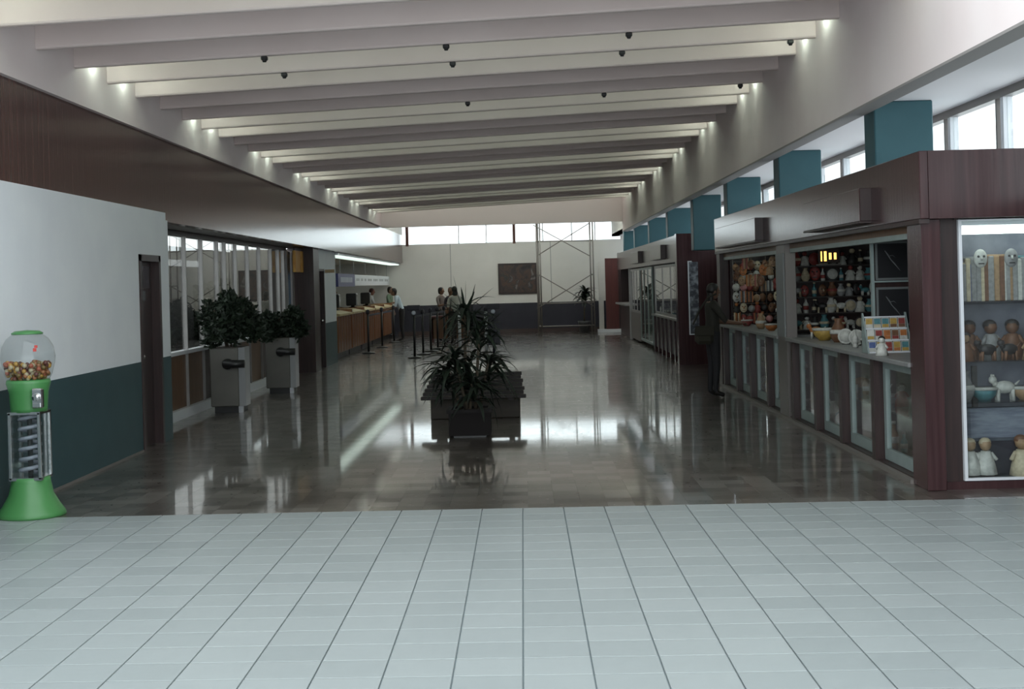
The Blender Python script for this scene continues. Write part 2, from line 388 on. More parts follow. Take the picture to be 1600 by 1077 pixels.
MB().ball((-4.27, 29.25, 1.0), .035).build('door_knob', 'chrome', d3)
# recess with the check-in counter
wr = struct(bx('wall_left_back', -6.6, -6.5, 31.2, 47.4, 0, 2.6, 'cream'))
struct(bx('ceiling_low', -6.6, -4.11, 31.3, 47.4, 2.50, 2.56, 'cream'))
struct(bx('wall_left_side', -6.6, -4.40, 31.2, 31.3, 0, 2.6, 'yard_wall'))

# ---- far wall with clerestory
YF = 47.4
wf = struct(MB().box(-6.6, 5, YF, YF+.15, 1.0, 3.10).box(-6.6, 5, YF, YF+.15, 3.77, 4.3).box(-6.6, -4.1, YF, YF+.15, 3.1, 3.8).box(3.42, 5, YF, YF+.15, 3.1, 3.8).build('wall_far', 'cream'))
bx('painted_dado', -6.6, 5, YF-.012, YF+.15, 0, 1.01, 'navy_paint', wf)
bx('skirting', -4.3, 5, YF-.03, YF, 0, .12, cmat('skirting', (.05, .03, .028)), wf)
for x in (-2.45, 1.0): bx('panel_joint', x-.012, x+.012, YF-.004, YF+.01, 1.01, 3.1, cmat('joint', (.34, .34, .32)), wf)
w1 = struct(MB().box(-4.1, 3.42, YF+.02, YF+.12, 3.06, 3.12).box(-4.1, 3.42, YF+.02, YF+.12, 3.74, 3.80).build('window_1', 'white_gloss'))
xs1 = [-4.1, -3.93, -2.15, -1.2, -.24, .75, 1.75, 2.55, 3.42]
for x in xs1[1:-1]:
    br = x in (-3.93, -.24)
    bx('mullion', x-(.05 if br else .02), x+(.05 if br else .02), YF-.01 if br else YF+.05, YF+.12, 3.09 if not br else 3.06, 3.78, cmat('mullion_brown', (.10, .035, .025)) if br else 'white_gloss', w1)
for a, b in zip(xs1[:-1], xs1[1:]): bx('pane', a+.02, b-.02, YF+.07, YF+.076, 3.10, 3.77, 'glass', w1)

# ---- right side: fascia, soffit, clerestory, piers
struct(bx('trim_4', XR, XR+.15, 3.0, 40.2, 3.125, 4.62, 'fascia_paint'))
bx_lip = struct(bx('trim_5', XR-.008, XR+.16, 3.0, 40.2, 3.115, 3.135, cmat('lip', (.30, .28, .27))))
struct(bx('ceiling_soffit', XR+.15, 4.22, 3.0, 47.4, 3.21, 3.28, 'soffit_paint'))
struct(bx('wall_right_upper', 3.12, 3.3, 40.2, 47.4, 3.21, 4.2, 'cream'))
XW = 4.10
w2 = struct(MB().box(XW-.03, XW+.07, 3.0, 47.4, 3.14, 3.21).box(XW-.03, XW+.07, 3.0, 47.4, 2.20, 2.26).build('window_2', 'alu_dark'))  # lower glazing stretched down out of view to let in more light
ys = [3.0]; 
while ys[-1] < 46.6: ys.append(ys[-1]+1.433)
ys.append(47.4)
for k, y in enumerate(ys):
    bx('mullion', XW-.02, XW+.06, y-.035, y+.035, 2.24, 3.16, 'white_gloss', w2)
    bx('mullion', XW-.02, XW+.06, y+.13, y+.16, 2.24, 3.16, 'alu_dark', w2)
for a, b in zip(ys[:-1], ys[1:]): bx('pane', XW+.01, XW+.016, a+.035, b-.035, 2.26, 3.15, 'glass', w2)
struct(MB().box(XW+.42, XW+.5, 3.0, 47.4, 0, 2.2).box(XW-.03, XW+.5, 3, 10.4, 2.12, 2.2).box(XW-.03, XW+.5, 21.72, 26.88, 2.12, 2.2).box(XW-.03, XW+.5, 44.02, 47.4, 2.12, 2.2).build('wall_right', 'dark_wood'))
for y in (12.2, 16.75, 21.0, 25.2, 29.6, 33.9, 38.3, 42.3):
    struct(MB().box(3.16, 3.68, y, y+.37, 2.2, 3.21, 0, .01).build('column', 'teal_paint'))
# end of the right side: pale pier and red panel
struct(bx('column_pale', 2.56, 2.72, 46.2, 46.4, 0, 2.33, 'cream'))
struct(bx('wall_right_return', 2.74, 3.16, 45.3, 45.42, .1, 2.43, 'red_wood'))
struct(bx('trim_6', 2.45, 4.5, 45.2, 45.5, 0, .10, 'white_gloss'))
struct(bx('trim_7', 3.16, 4.5, 45.3, 45.4, 0, 2.6, 'dark_wood'))

# ---- yard outside the glazing
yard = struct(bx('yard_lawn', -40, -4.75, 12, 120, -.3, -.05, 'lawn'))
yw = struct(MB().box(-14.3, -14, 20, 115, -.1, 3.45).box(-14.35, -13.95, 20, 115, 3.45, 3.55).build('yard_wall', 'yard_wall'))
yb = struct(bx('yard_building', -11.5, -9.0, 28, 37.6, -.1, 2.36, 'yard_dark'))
bx('eave', -11.6, -8.8, 27.9, 37.7, 2.36, 2.52, 'white_gloss', yb)

# ================================================================== THINGS
# ---- gumball machine
g = thing('gumball_machine', 'green gumball machine with clear globe standing against the white wall', 'gumball machine', (-3.805, 10.55, 0))
MB().lathe([(.25, 0), (.255, .015), (.245, .04), (.21, .09), (.165, .17), (.145, .27), (.14, .30)], n=28).build('base', 'green_plastic', g)
colm = MB()
for a, b in ((-1, -1), (1, -1), (1, 1), (-1, 1)):
    colm.box(a*.112-.012, a*.112+.012, b*.112-.012, b*.112+.012, .29, .80, 0, .003)
colm.box(-.124, .124, -.124, .124, .285, .305).box(-.124, .124, -.124, .124, .785, .805)
colm.build('column_frame', 'chrome', g)
MB().box(-.112, .112, -.1, -.096, .3, .79).box(-.112, .112, .096, .1, .3, .79).box(-.1, -.096, -.112, .112, .3, .79).box(.096, .1, -.112, .112, .3, .79).build('clear_panel', 'glass_clear', g)
sp = MB(); sp.tube([(.075*math.cos(t*.5), .075*math.sin(t*.5), .31+t*.0062) for t in range(0, 76)], .016, 6)
sp.build('spiral_chute', cmat('chute', (.35, .36, .42), .3), g)
MB().tube([(0, 0, .29), (0, 0, .80)], .02).build('chute_core', 'dark_grey', g)
MB().lathe([(.135, .80), (.137, .83), (.145, .95), (.165, 1.02), (.16, 1.045)], n=28).build('head', 'green_plastic', g)
cm = MB().box(.075, .16, -.165, -.115, .835, .985, 0, .01).tube([(.117, -.165, .92), (.117, -.185, .92)], .03, 12).box(.108, .126, -.20, -.18, .895, .945).box(.09, .145, -.172, -.16, .845, .875)
cm.build('coin_mechanism', 'chrome', g)
glo = MB().lathe([(.15, 1.035), (.178, 1.09), (.198, 1.17), (.203, 1.22), (.19, 1.30), (.155, 1.36), (.105, 1.40)], n=28)
go = glo.build('globe', 'glass_clear', g)
cap = MB().lathe([(.115, 1.392), (.118, 1.402), (.09, 1.418), (.0001, 1.425)], n=24).build('cap', 'green_plastic', g)
gm = MB(); gcols = [(.30, .07, .03), (.40, .22, .04), (.12, .04, .03), (.42, .35, .22), (.16, .10, .03), (.30, .12, .05)]
for k in range(230):
    a = random.uniform(0, 2*PI); z = random.uniform(1.05, 1.175); R = .155+.04*min(1, (z-1.04)/.12)
    rr = (R-.022)*math.sqrt(random.uniform(.25, 1))
    gm.ball((rr*math.cos(a), rr*math.sin(a), z), .019, k % 6, 7, 5)
stuff(gm.build('gumballs', [cmat('gumball_%d' % i, c, .3) for i, c in enumerate(gcols)], g))
MB().box(.10, .125, -.166, -.162, 1.265, 1.29).box(.108, .132, -.160, -.156, 1.292, 1.312).build('sticker', cmat('sticker_red', (.5, .06, .05)), g)

# ---- bushes: leaf clouds
def leaf_cloud(n, cen, rad, size, seed, flat=.6):
    R = random.Random(seed); mb = MB()
    for _ in range(n):
        while True:
            p = Vector((R.uniform(-1, 1), R.uniform(-1, 1), R.uniform(-1, 1)))
            if p.length < 1: break
        p = Vector((cen[0]+p.x*rad[0], cen[1]+p.y*rad[1], cen[2]+p.z*rad[2]))
        d = Vector((R.uniform(-1, 1), R.uniform(-1, 1), R.uniform(-.4, 1))).normalized()
        a = d.cross(Vector((R.uniform(-1, 1), R.uniform(-1, 1), R.uniform(-1, 1)))).normalized()
        s = size*R.uniform(.6, 1.3); w = s*.28; nn = a.cross(d)*s*.1
        mb.add([p, p+d*s*.5+a*w+nn, p+d*s, p+d*s*.5-a*w+nn], [(0, 1, 2), (0, 2, 3)])
    return mb

def planter(x, y, label, plant_label, pr, seed):
    t = thing('planter_box', label, 'planter', (x, y, 0), 0, None)
    MB().box(-.235, .16, -.235, .235, .09, .90, 0, .012).build('body', 'planter_grey', t)
    MB().prism([(.16, -.235), (.235, -.17), (.235, .17), (.16, .235)], 'z', .09, .90).build('lit_edge_panel', 'planter_lit_edge', t)  # side panel in a lighter colour standing for its lit face
    bx('rim', -.245, .245, -.245, .245, .895, .925, 'planter_grey', t, .008)
    bx('plinth', -.19, .19, -.19, .19, .0, .09, 'black', t)
    bx('foot', .14, .20, -.20, -.14, 0, .10, 'planter_lit_edge', t)
    for dz in (0,):
        MB().tube([(.02, -.235, .68), (.02, -.30, .68)], .075, 16).build('ashtray_mount', 'black', t)
        MB().tube([(-.03, -.32, .68), (.26, -.32, .68)], .055, 14).build('ashtray', 'black', t)
        MB().lathe([(.058, 0), (.07, .004), (.07, .012), (.045, .014)], n=16).build('ashtray_ring', 'chrome', t)
        r = t.children[-1]; r.rotation_euler = (0, -PI/2, 0); r.location = (-.02, -.32, .68)
    bx('soil', -.2, .2, -.2, .2, .88, .905, 'soil', t)
    p = thing('potted_bush', plant_label, 'plant', (x, y, .905))
    R = random.Random(seed); fo = MB()
    for q in range(16):
        a = R.uniform(0, 6.28); rr = R.uniform(.2, 1)
        c = leaf_cloud(260, (pr[0]*rr*math.cos(a), pr[1]*rr*math.sin(a), pr[2]*R.uniform(.25, 1.6)*(1.25-.5*rr)), (.13, .13, .15), .085, seed*50+q)
        fo.add(c.v, c.f)
    stuff(fo.build('foliage', 'leaf_bush', p))
    R = random.Random(seed)
    for k in range(6):
        a = R.uniform(0, 6.28)
        MB().tube([(.05*math.cos(a), .05*math.sin(a), -.01), (.12*math.cos(a), .12*math.sin(a), .3), (pr[0]*.6*math.cos(a), pr[1]*.6*math.sin(a), pr[2]*1.3)], [.012, .009, .004], 6).build('stem', 'stem', p)
planter(-4.10, 19.2, 'grey box planter with a side ashtray, the nearer of two by the glazing', 'wide leafy bush growing in the nearer grey planter', (.36, .55, .40), 3)
planter(-3.95, 22.5, 'grey box planter with a lit-toned edge, the farther one by the entrance', 'small leafy bush growing in the farther grey planter', (.33, .36, .24), 5)

# ---- bench in the middle
b = thing('slatted_bench', 'dark wooden slatted bench on a brown box base in mid floor', 'bench', (-.63, 17.75, 0))
bx('base', -.56, .56, -.50, .62, 0, .25, 'bench_base', b, .01)
for k in range(7):
    t = k/6; L0 = -.665+.075*t; L1 = .64-.05*t-(.02 if k % 2 else 0)
    y = -.66+.20*k; z = .285+.034*k
    MB().box(L0, L1, y-.065, y+.065, z-.022, z+.022, 0, .006).build('slat', 'bench_wood', b)
for x in (-.45, 0, .45):
    MB().prism([(-.72, .235), (.62, .235), (.62, .47), (-.72, .263)], 'x', x-.03, x+.03).build('bearer', 'bench_wood', b)
# ---- big strap-leaved plant in a dark tub in front of the bench
tub = thing('plant_tub', 'dark square plant tub on the floor in front of the slatted bench', 'plant tub', (-.62, 15.35, 0))
MB().prism([(-.23, -.23), (.23, -.23), (.23, .23), (-.23, .23)], 'z', .02, .28).build('body', cmat('tub_dark', (.010, .008, .008), .8, spec=.2), tub)
MB().box(-.25, .25, -.25, -.20, .27, .31).box(-.25, .25, .20, .25, .27, .31).box(-.25, -.20, -.2, .2, .27, .31).box(.20, .25, -.2, .2, .27, .31).build('rim', cmat('tub_rim', (.012, .010, .010), .7, spec=.2), tub)
bx('soil', -.2, .2, -.2, .2, .26, .285, 'soil', tub)
bx('foot', -.18, .18, -.18, .18, 0, .02, 'black', tub)
def strap_leaf(L, w, droop, seed):
    n = 7; vs = []; fs = []
    for i in range(n+1):
        t = i/n; x = L*(math.sin(min(1.9, t*(.55+droop))) if droop > .3 else t*(1-.25*t*droop))
        if droop > .3:
            x = L*(t*.9); z = L*(.55*t*(1-t*droop*1.15))
        else:
            z = L*.05*t; 
        ww = w*(math.sin(PI*min(1, .12+t*.88))**.7) if t < 1 else .001
        ww = max(ww, .0015)
        vs += [(x, -ww, z+ww*.35), (x, 0, z), (x, ww, z+ww*.35)]
    for i in range(n):
        a = i*3; fs += [(a, a+3, a+4, a+1), (a+1, a+4, a+5, a+2)]
    return MB().add(vs, fs, 0, True).mesh('leaf', 'leaf')
yp = thing('strap_leaf_plant', 'tall dark strap-leaved plant rising from the tub before the bench', 'plant', (-.62, 15.35, .283))
lm_up = [strap_leaf(.42, .018, 0, 0), strap_leaf(.34, .02, 0, 1), strap_leaf(.5, .016, 0, 2)]
lm_dr = [strap_leaf(.46, .026, 1.2, 0), strap_leaf(.40, .028, .9, 1), strap_leaf(.48, .024, 1.6, 2)]
R = random.Random(11)
trunks = [((-.05, .02), (-.03, .03), 1.10), ((.06, -.03), (.13, -.02), .90), ((-.02, -.08), (-.16, -.08), .62), ((.1, .08), (.22, .08), .55), ((-.1, .05), (-.24, .03), .45), ((0, -.1), (.04, -.16), .36)]
for (a, bb, h) in trunks:
    MB().tube([(a[0], a[1], -.02), ((a[0]+bb[0])/2, (a[1]+bb[1])/2, h*.5), (bb[0], bb[1], h)], [.022, .018, .014], 7).build('stem', 'stem', yp)
    nl = 50
    for k in range(nl):
        z = h-.26*R.random()**1.3
        t = R.random()
        up = t < .25 and h > .8
        me = R.choice(lm_up if up else lm_dr)
        o = link('leaf', me, yp, (bb[0], bb[1], z))
        az = R.uniform(0, 2*PI); el = -R.uniform(.5, 1.15) if up else -R.uniform(-.5, .75)
        o.rotation_euler = (R.uniform(-.3, .3), el, az); s = R.uniform(.7, 1.0); o.scale = (s, s, s)
for (dx, el, az, s) in [(-.02, -1.32, PI, 1.0), (.01, -1.50, 0, .85), (.03, -1.25, .5, .8)]:
    o = link('leaf', lm_up[2], yp, (-.03+dx, .03, 1.02)); o.rotation_euler = (0, el, az); o.scale = (s, s*1.5, s)

# ---- people
def person(name, label, loc, rotz, H, shirt, trousers, hair, skin=(.22, .115, .07), lean=0., arms='down', head_turn=0., long_hair=False, shoes=(.015, .012, .012), group=None):
    k = H/1.72
    J = {}; 
    J['pel'] = (0, 0, .96); J['waist'] = (0, .0, 1.08); J['chest'] = (0, .01, 1.28); J['nb'] = (0, 0, 1.43); J['nk'] = (0, .015, 1.50)
    for s, n in ((-1, 'l'), (1, 'r')):
        J['cl'+n] = (s*.09, 0, 1.41); J['sh'+n] = (s*.175, 0, 1.385)
        if arms == 'fwd': J['el'+n] = (s*.24, .13, 1.16); J['wr'+n] = (s*.19, .36, 1.13); J['ha'+n] = (s*.17, .43, 1.13)
        elif arms == 'mix' and s > 0: J['el'+n] = (s*.24, .12, 1.16); J['wr'+n] = (s*.16, .34, 1.20); J['ha'+n] = (s*.14, .41, 1.22)
        else: J['el'+n] = (s*.225, -.02, 1.12); J['wr'+n] = (s*.235, .05, .89); J['ha'+n] = (s*.235, .07, .82)
        J['hp'+n] = (s*.09, 0, .92); J['kn'+n] = (s*.105, .02, .51); J['an'+n] = (s*.11, -.02, .09); J['to'+n] = (s*.125, .13, .035)
    rad = {'pel': (.155, .115), 'waist': (.135, .10), 'chest': (.155, .11), 'nb': (.085, .075), 'nk': (.052, .055)}
    for n in 'lr':
        rad.update({'cl'+n: (.075, .075), 'sh'+n: (.062, .062), 'el'+n: (.043, .043), 'wr'+n: (.029, .027), 'ha'+n: (.036, .022),
                    'hp'+n: (.095, .095), 'kn'+n: (.062, .062), 'an'+n: (.042, .045), 'to'+n: (.038, .03)})
    E = [('pel', 'waist'), ('waist', 'chest'), ('chest', 'nb'), ('nb', 'nk')]
    for n in 'lr':
        E += [('nb', 'cl'+n), ('cl'+n, 'sh'+n), ('sh'+n, 'el'+n), ('el'+n, 'wr'+n), ('wr'+n, 'ha'+n), ('pel', 'hp'+n), ('hp'+n, 'kn'+n), ('kn'+n, 'an'+n), ('an'+n, 'to'+n)]
    Rl = Matrix.Rotation(-lean, 4, 'X')
    pv = Vector((0, 0, .96))
    def tr(p, upper):
        p = Vector(p)
        if upper: p = pv+Rl @ (p-pv)
        return p*k
    low = {'pel'} | {a+n for a in ('hp', 'kn', 'an', 'to') for n in 'lr'}
    P = {q: tr(J[q], q not in low) for q in J}
    names = list(J)
    me = bpy.data.meshes.new('sk'); me.from_pydata([P[q] for q in names], [(names.index(a), names.index(c)) for a, c in E], [])
    ob = bpy.data.objects.new('sk', me); C.objects.link(ob)
    sm = ob.modifiers.new('s', 'SKIN'); sm.use_smooth_shade = True
    for i, q in enumerate(names):
        sv = me.skin_vertices[0].data[i]; sv.radius = (rad[q][0]*k, rad[q][1]*k); sv.use_root = (q == 'pel')
    ss = ob.modifiers.new('u', 'SUBSURF'); ss.levels = 1; ss.render_levels = 1
    dg = bpy.context.evaluated_depsgraph_get()
    bm2 = bpy.data.meshes.new_from_object(ob.evaluated_get(dg))
    mb = MB()
    def seg(p, a, c):
        t = max(0, min(1, (p-a).dot(c-a)/max(1e-9, (c-a).length_squared))); return (p-(a+(c-a)*t)).length
    part = []
    for a, c in E:
        m = 0
        if a[:2] in ('hp', 'kn') or c[:2] == 'hp': m = 1
        if a[:2] == 'an': m = 3
        if (a, c) == ('nb', 'nk') or a[:2] in ('wr', 'el'): m = 2
        part.append((P[a], P[c], m))
    vs = [v.co.copy() for v in bm2.vertices]
    for f in bm2.polygons:
        c = Vector(f.center); best = min(part, key=lambda q: seg(c, q[0], q[1]))[2]
        if best == 0 and c.z < 1.0*k and not lean: best = 1
        mb.add([], [], 0)
        mb.f.append(tuple(f.vertices)); mb.m.append(best); mb.sm.append(True)
    mb.v = [tuple(v) for v in vs]
    bpy.data.objects.remove(ob); bpy.data.meshes.remove(bm2)
    # fingers
    for n, s in (('l', -1), ('r', 1)):
        w, h = P['wr'+n], P['ha'+n]; d = (h-w).normalized(); side = Vector((1, 0, 0)) if abs(d.z) < .7 else Vector((0, 1, 0))
        side = (side-d*side.dot(d)).normalized(); cr = d.cross(side).normalized()*(-1 if d.z < -.5 else 1)
        curl = Vector((0, 0, -1)) if abs(d.z) < .7 else Vector((-s, 0, 0))
        for q, L in enumerate((.07, .082, .078, .062)):
            o = h+side*k*(-.027+.018*q)+d*.012*k
            mb.tube([o-d*.02*k, o+d*L*.5*k, o+d*L*.85*k+curl*.02*k, o+d*L*.95*k+curl*.04*k], [.009*k, .0085*k, .008*k, .006*k], 6, 2)
        o = w+d*.03*k-side*.028*k
        mb.tube([o, o+d*.03*k-side*.022*k, o+d*.06*k-side*.026*k], [.011*k, .010*k, .007*k], 6, 2)
    # head with nose, ears, eyes, mouth
    hc = P['nk']+(Rl.to_3x3() @ Vector((0, .02, .125)))*k
    hm = MB()
    prof = [(.001, -.118), (.035, -.112), (.055, -.085), (.066, -.045), (.074, .0), (.077, .04), (.068, .08), (.045, .108), (.001, .12)]
    hm.lathe(prof, (0, 0, 0), 14, 2, 1.0, 1.22)
    hm.tube([(0, .083, .02), (0, .108, -.018), (0, .085, -.026)], [.008, .015, .012], 6, 2)
    for s in (-1, 1):
        hm.ball((s*.078, -.005, -.005), .022, 2, 6, 5, .4, 1, 1.3)
        hm.ball((s*.03, .083, .012), .010, 4, 6, 5, 1.2, .6, .6)
    hm.box(-.024, .024, .072, .084, -.062, -.054, 5)
    Rh = Matrix.Rotation(head_turn, 3, 'Z')
    hv = [tuple(hc+(Rh @ Vector(v))*k) for v in hm.v]
    o = len(mb.v); mb.v += hv
    for f, m_, s_ in zip(hm.f, hm.m, hm.sm): mb.f.append(tuple(i+o for i in f)); mb.m.append(m_); mb.sm.append(s_)
    root = thing(name, label, 'person', loc, rotz, group)
    mats = [cmat('shirt_%s' % label[:18], shirt, .8), cmat('trousers_%s' % label[:18], trousers, .8), cmat('skin_%s' % str(skin), skin, .55), cmat('shoe', shoes, .5), cmat('eye', (.02, .015, .012), .2), cmat('mouth', (.16, .06, .05), .5)]
    mb.build('body', mats, root)
    hr = MB()
    hp = [(.083, -.02), (.086, .03), (.08, .075), (.055, .118), (.001, .134)]
    hr.lathe(hp, (0, -.012, 0), 14, 0, 1.0, 1.14)
    hr.ball((0, -.05, -.025), .07, 0, 10, 7, 1.0, .75, 1.1)
    if long_hair: hr.ball((0, -.055, -.10), .08, 0, 10, 7, 1.0, .6, 1.5)
    # open the face: push front lower hair back
    vv = []
    for v in hr.v:
        v = Vector(v)
        if v.y > .04 and v.z < .055: v.y = .04; 
        vv.append(tuple(hc+(Rh @ v)*k))
    hr.v = vv
    hr.build('hair', cmat('hair_%s' % str(hair), hair, .5), root)
    return root
person('person', 'person in pale blue shirt and dark trousers leaning on the check-in counter', (-3.74, 42.6, 0), PI*.5, 1.66, (.42, .50, .56), (.014, .013, .014), (.012, .008, .007), lean=.35, arms='fwd')
person('person', 'person in green top at the far end of the check-in counter', (-4.52, 46.75, 0), -PI*.6, 1.66, (.16, .22, .15), (.04, .04, .05), (.015, .01, .008), arms='mix')
person('person', 'person with reddish hair and white top behind the check-in counter', (-5.05, 45.9, 0), -PI*.45, 1.62, (.52, .52, .52), (.05, .05, .06), (.07, .018, .014), arms='fwd', skin=(.30, .13, .09))
person('person', 'dark-haired person in dark clothes working behind the near check-in desks', (-5.45, 39.4, 0), -PI*.5, 1.66, (.03, .028, .034), (.03, .03, .04), (.012, .009, .008), arms='fwd')
person('person', 'person in grey-brown shirt standing behind the brown queue desk', (-2.48, 41.6, 0), -PI*.7, 1.60, (.15, .125, .115), (.04, .035, .035), (.012, .009, .008), arms='mix', head_turn=.4)
person('person', 'person with long dark hair in white top beside the tall plant leaves', (-1.93, 39.2, 0), PI*.1, 1.62, (.44, .44, .40), (.03, .028, .028), (.014, .018, .014), long_hair=True)
person('person', 'person in dark top half hidden behind the white-topped long-haired person', (-2.10, 40.4, 0), PI*.9, 1.60, (.05, .04, .05), (.03, .028, .028), (.012, .009, .008), long_hair=True)
rp = person('person', 'person in dark olive jacket browsing at the souvenir kiosk counter', (2.66, 19.4, 0), -PI*.42, 1.58, (.018, .016, .012), (.012, .011, .014), (.008, .006, .006), arms='fwd', long_hair=True, skin=(.16, .085, .055))
bag = thing('shoulder_bag', 'olive shoulder bag hanging from the person at the souvenir kiosk', 'bag', (2.52, 19.22, .76))
MB().box(-.13, .13, -.06, .06, .0, .26, 0, .05).build('body', cmat('olive_bag', (.026, .023, .015), .9), bag)
MB().box(-.132, .132, -.072, -.05, .12, .26, 0, .01).build('flap', cmat('olive_flap', (.022, .019, .013), .9), bag)
MB().tube([(-.15, 0, .28), (-.05, .04, .48), (.08, .06, .66), (.20, .08, .70)], .014, 6).build('strap', cmat('olive_strap', (.022, .02, .014), .9), bag)
# striped top: stripes belong to one shirt, as bands
# ---- check-in counter units
ord5 = ['nearest', 'second', 'third', 'fourth', 'farthest']
for k in range(5):
    y0 = 32.3+2.68*k; y1 = y0+2.5
    t = thing('check_in_desk', 'warm brown wooden check-in desk, %s of the row under the blue sign board' % ord5[k], 'desk', (-4.35, y0, 0), 0, 'check-in desks in a row')
    L = y1-y0
    bx('body', -.55, -.04, 0, L, .14, 1.02, 'counter_wood', t)
    for q in range(5): bx('front_panel', -.04, 0, .03+q*L/5, -.03+(q+1)*L/5, .16, 1.0, 'counter_wood', t, .008)
    bx('plinth', -.50, -.08, .02, L-.02, 0, .14, 'black', t)
    MB().prism([(-.60, 1.02), (.05, 1.02), (.05, 1.07), (-.25, 1.13), (-.60, 1.13)], 'y', .02, L-.12).build('top', 'counter_top', t)
    bx('end_cap', -.60, .04, L-.12, L-.02, .98, 1.15, 'counter_wood', t)
for k, (y, s) in enumerate([(34.6, 'nearest'), (38.2, 'middle'), (41.6, 'farthest')]):
    t = thing('monitor', 'dark boxy monitor on the check-in desks, %s of three' % s, 'monitor', (-4.72, y, 1.13))
    bx('case', -.16, .12, -.19, .19, .06, .40, 'black', t, .02)
    bx('screen', .118, .124, -.15, .15, .10, .36, cmat('screen', (.02, .025, .025), .15), t)
    MB().lathe([(.12, 0), (.12, .015), (.05, .03), (.05, .07)], n=14).build('foot', 'black', t)
# sign board above the desks
sb = thing('sign_board', 'long white sign board with a blue end section above the check-in desks', 'sign', (-4.55, 34.0, 1.74))
bx('board', -.05, 0, 3.4, 13.2, 0, .30, 'white_gloss', sb, .004)
bsec = bx('blue_panel', -.06, .006, 0, 3.4, -.02, .31, 'blue_sign', sb)
R = random.Random(3)
tx = MB(); y = .5
for q in range(8):
    w = R.uniform(.16, .28); tx.box(.006, .009, y, y+w, .09, .22); y += w+.09
stuff(tx.build('lettering', cmat('letter_white', (.5, .52, .6)), bsec))
tx = MB(); y = 3.8
while y < 12.6:
    w = R.uniform(.2, .5); tx.box(0, .003, y, y+w, .13, .20); y += w+R.choice((.12, .12, .5))
stuff(tx.build('lettering', cmat('letter_grey', (.36, .37, .38)), sb))
for y in (.6, 3.4, 6.2, 9.0, 12.5): bx('hanger', -.035, -.015, y-.012, y+.012, .3, .76, 'alu', sb)
vb = thing('vertical_blinds', 'row of pale vertical blind strips on the wall behind the check-in desks', 'blinds', (-6.46, 33, .9))
bx('head_rail', -.03, .03, 0, 13.6, 1.45, 1.51, 'white_gloss', vb)
bl = MB().box(-.012, .012, 0, .24, 0, 1.45).mesh('strip', cmat('blind', (.46, .47, .46)))
for k in range(40): o = link('strip', bl, vb, (.0, .05+k*.34, 0)); o.rotation_euler.z = .35
cv = thing('soffit_glow_strip', 'long fluorescent strip light above the check-in desks', 'light', (-4.18, 31.35, 2.41))  # glowing strip in place of the soffit washed by light
bx('housing', -.32, .0, 0, 15.6, .03, .085, 'white_gloss', cv)
bx('glow_face', -.31, -.01, .02, 15.58, 0, .03, 'cove', cv)

# ---- orange entrance sign and small blade sign
os_ = thing('hanging_sign', 'orange double-panel sign hanging over the glazed entrance', 'sign', (-4.42, 26.75, 2.0))
bx('panel', -.03, .03, 0, .62, .02, .44, 'orange_sign', os_, .006)
bx('panel', -.03, .03, .72, 1.32, .02, .44, 'orange_sign', os_, .006)
bx('rail', -.015, .015, -.02, 1.34, .44, .50, 'dark_wood', os_)
tag(bx('blade_sign', -4.22, -4.02, 29.48, 29.52, 2.02, 2.09, cmat('blade', (.40, .29, .16))), 'small tan blade sign sticking out beside the dark door', 'sign')

# ---- stanchions
def stanchion(x, y, label, kind='plain', group='queue posts', belt_to=None):
    t = thing('queue_post', label, 'queue post', (x, y, 0), 0, group)
    MB().lathe([(.17, 0), (.17, .02), (.05, .045), (.03, .05)], n=18).build('base', 'black', t)
    pm = {'plain': 'black', 'white': 'white_gloss', 'head': 'black', 'wide': 'navy_paint'}[kind]
    MB().tube([(0, 0, .04), (0, 0, 1.02)], .028 if kind != 'white' else .04, 10).build('pole', pm, t)
    MB().lathe([(.034, 1.0), (.045, 1.02), (.045, 1.10), (.02, 1.12)], n=12).build('head', 'navy_paint', t)
    if kind in ('head', 'wide'):
        bx('sign_box', -.15, .15, -.04, .04, 1.12, 1.24, 'navy_paint', t, .01)
        d = MB().lathe([(.05, 0), (.05, .012), (.03, .016)], n=14).build('badge', cmat('badge', (.55, .58, .68), .3), t); d.rotation_euler = (PI/2, 0, 0); d.location = (0, -.047, 1.06)
    if kind == 'wide':
        bx('banner', -.13, .15, -.02, .02, .30, 1.10, 'navy_paint', t)
    if belt_to:
        dx, dy = belt_to[0]-x, belt_to[1]-y; L = math.hypot(dx, dy)
        bt = bx('belt', .03, L-.03, -.004, .004, .94, .995, cmat('belt', (.012, .014, .03), .7), t); bt.rotation_euler.z = math.atan2(dy, dx)
    return t
pts = [(-2.55, 32.1), (-2.46, 33.6), (-2.37, 35.1), (-2.28, 36.5), (-2.18, 37.9)]
for i, p in enumerate(pts):
    stanchion(*p, 'dark queue post with a round pale badge, nearest of the left row' if i == 0 else 'plain dark queue post behind the badged one, %s in the left row' % ['', 'second', 'third', 'fourth', 'fifth'][i], 'head' if i == 0 else 'plain', belt_to=pts[i+1] if i < 4 else None)
stanchion(-.68, 31.2, 'navy queue post with banner and round badge right of the plant', 'wide', belt_to=(-1.45, 34.9))
stanchion(-1.62, 34.9, 'bright white queue post left of the tall plant stems', 'white')
stanchion(-.92, 33.9, 'bright white queue post right of the tall plant stems', 'white')
for x, y, s in ((-3.95, 35.0, 'near'), (-3.93, 38.2, 'middle'), (-3.9, 41.4, 'far')):
    stanchion(x, y, 'dark queue post standing before the %s check-in desks' % s, 'plain', 'queue posts before the desks', belt_to=(x+.02, y+2.8) if s != 'far' else None)
qd = thing('queue_desk', 'dark reddish brown wooden desk among the queue posts', 'desk', (-2.75, 40.9, 0))
bx('top', 0, 1.15, -.05, .5, .72, .78, 'red_wood', qd, .006)
bx('front', .03, 1.12, 0, .03, .10, .72, 'brown_panel', qd)
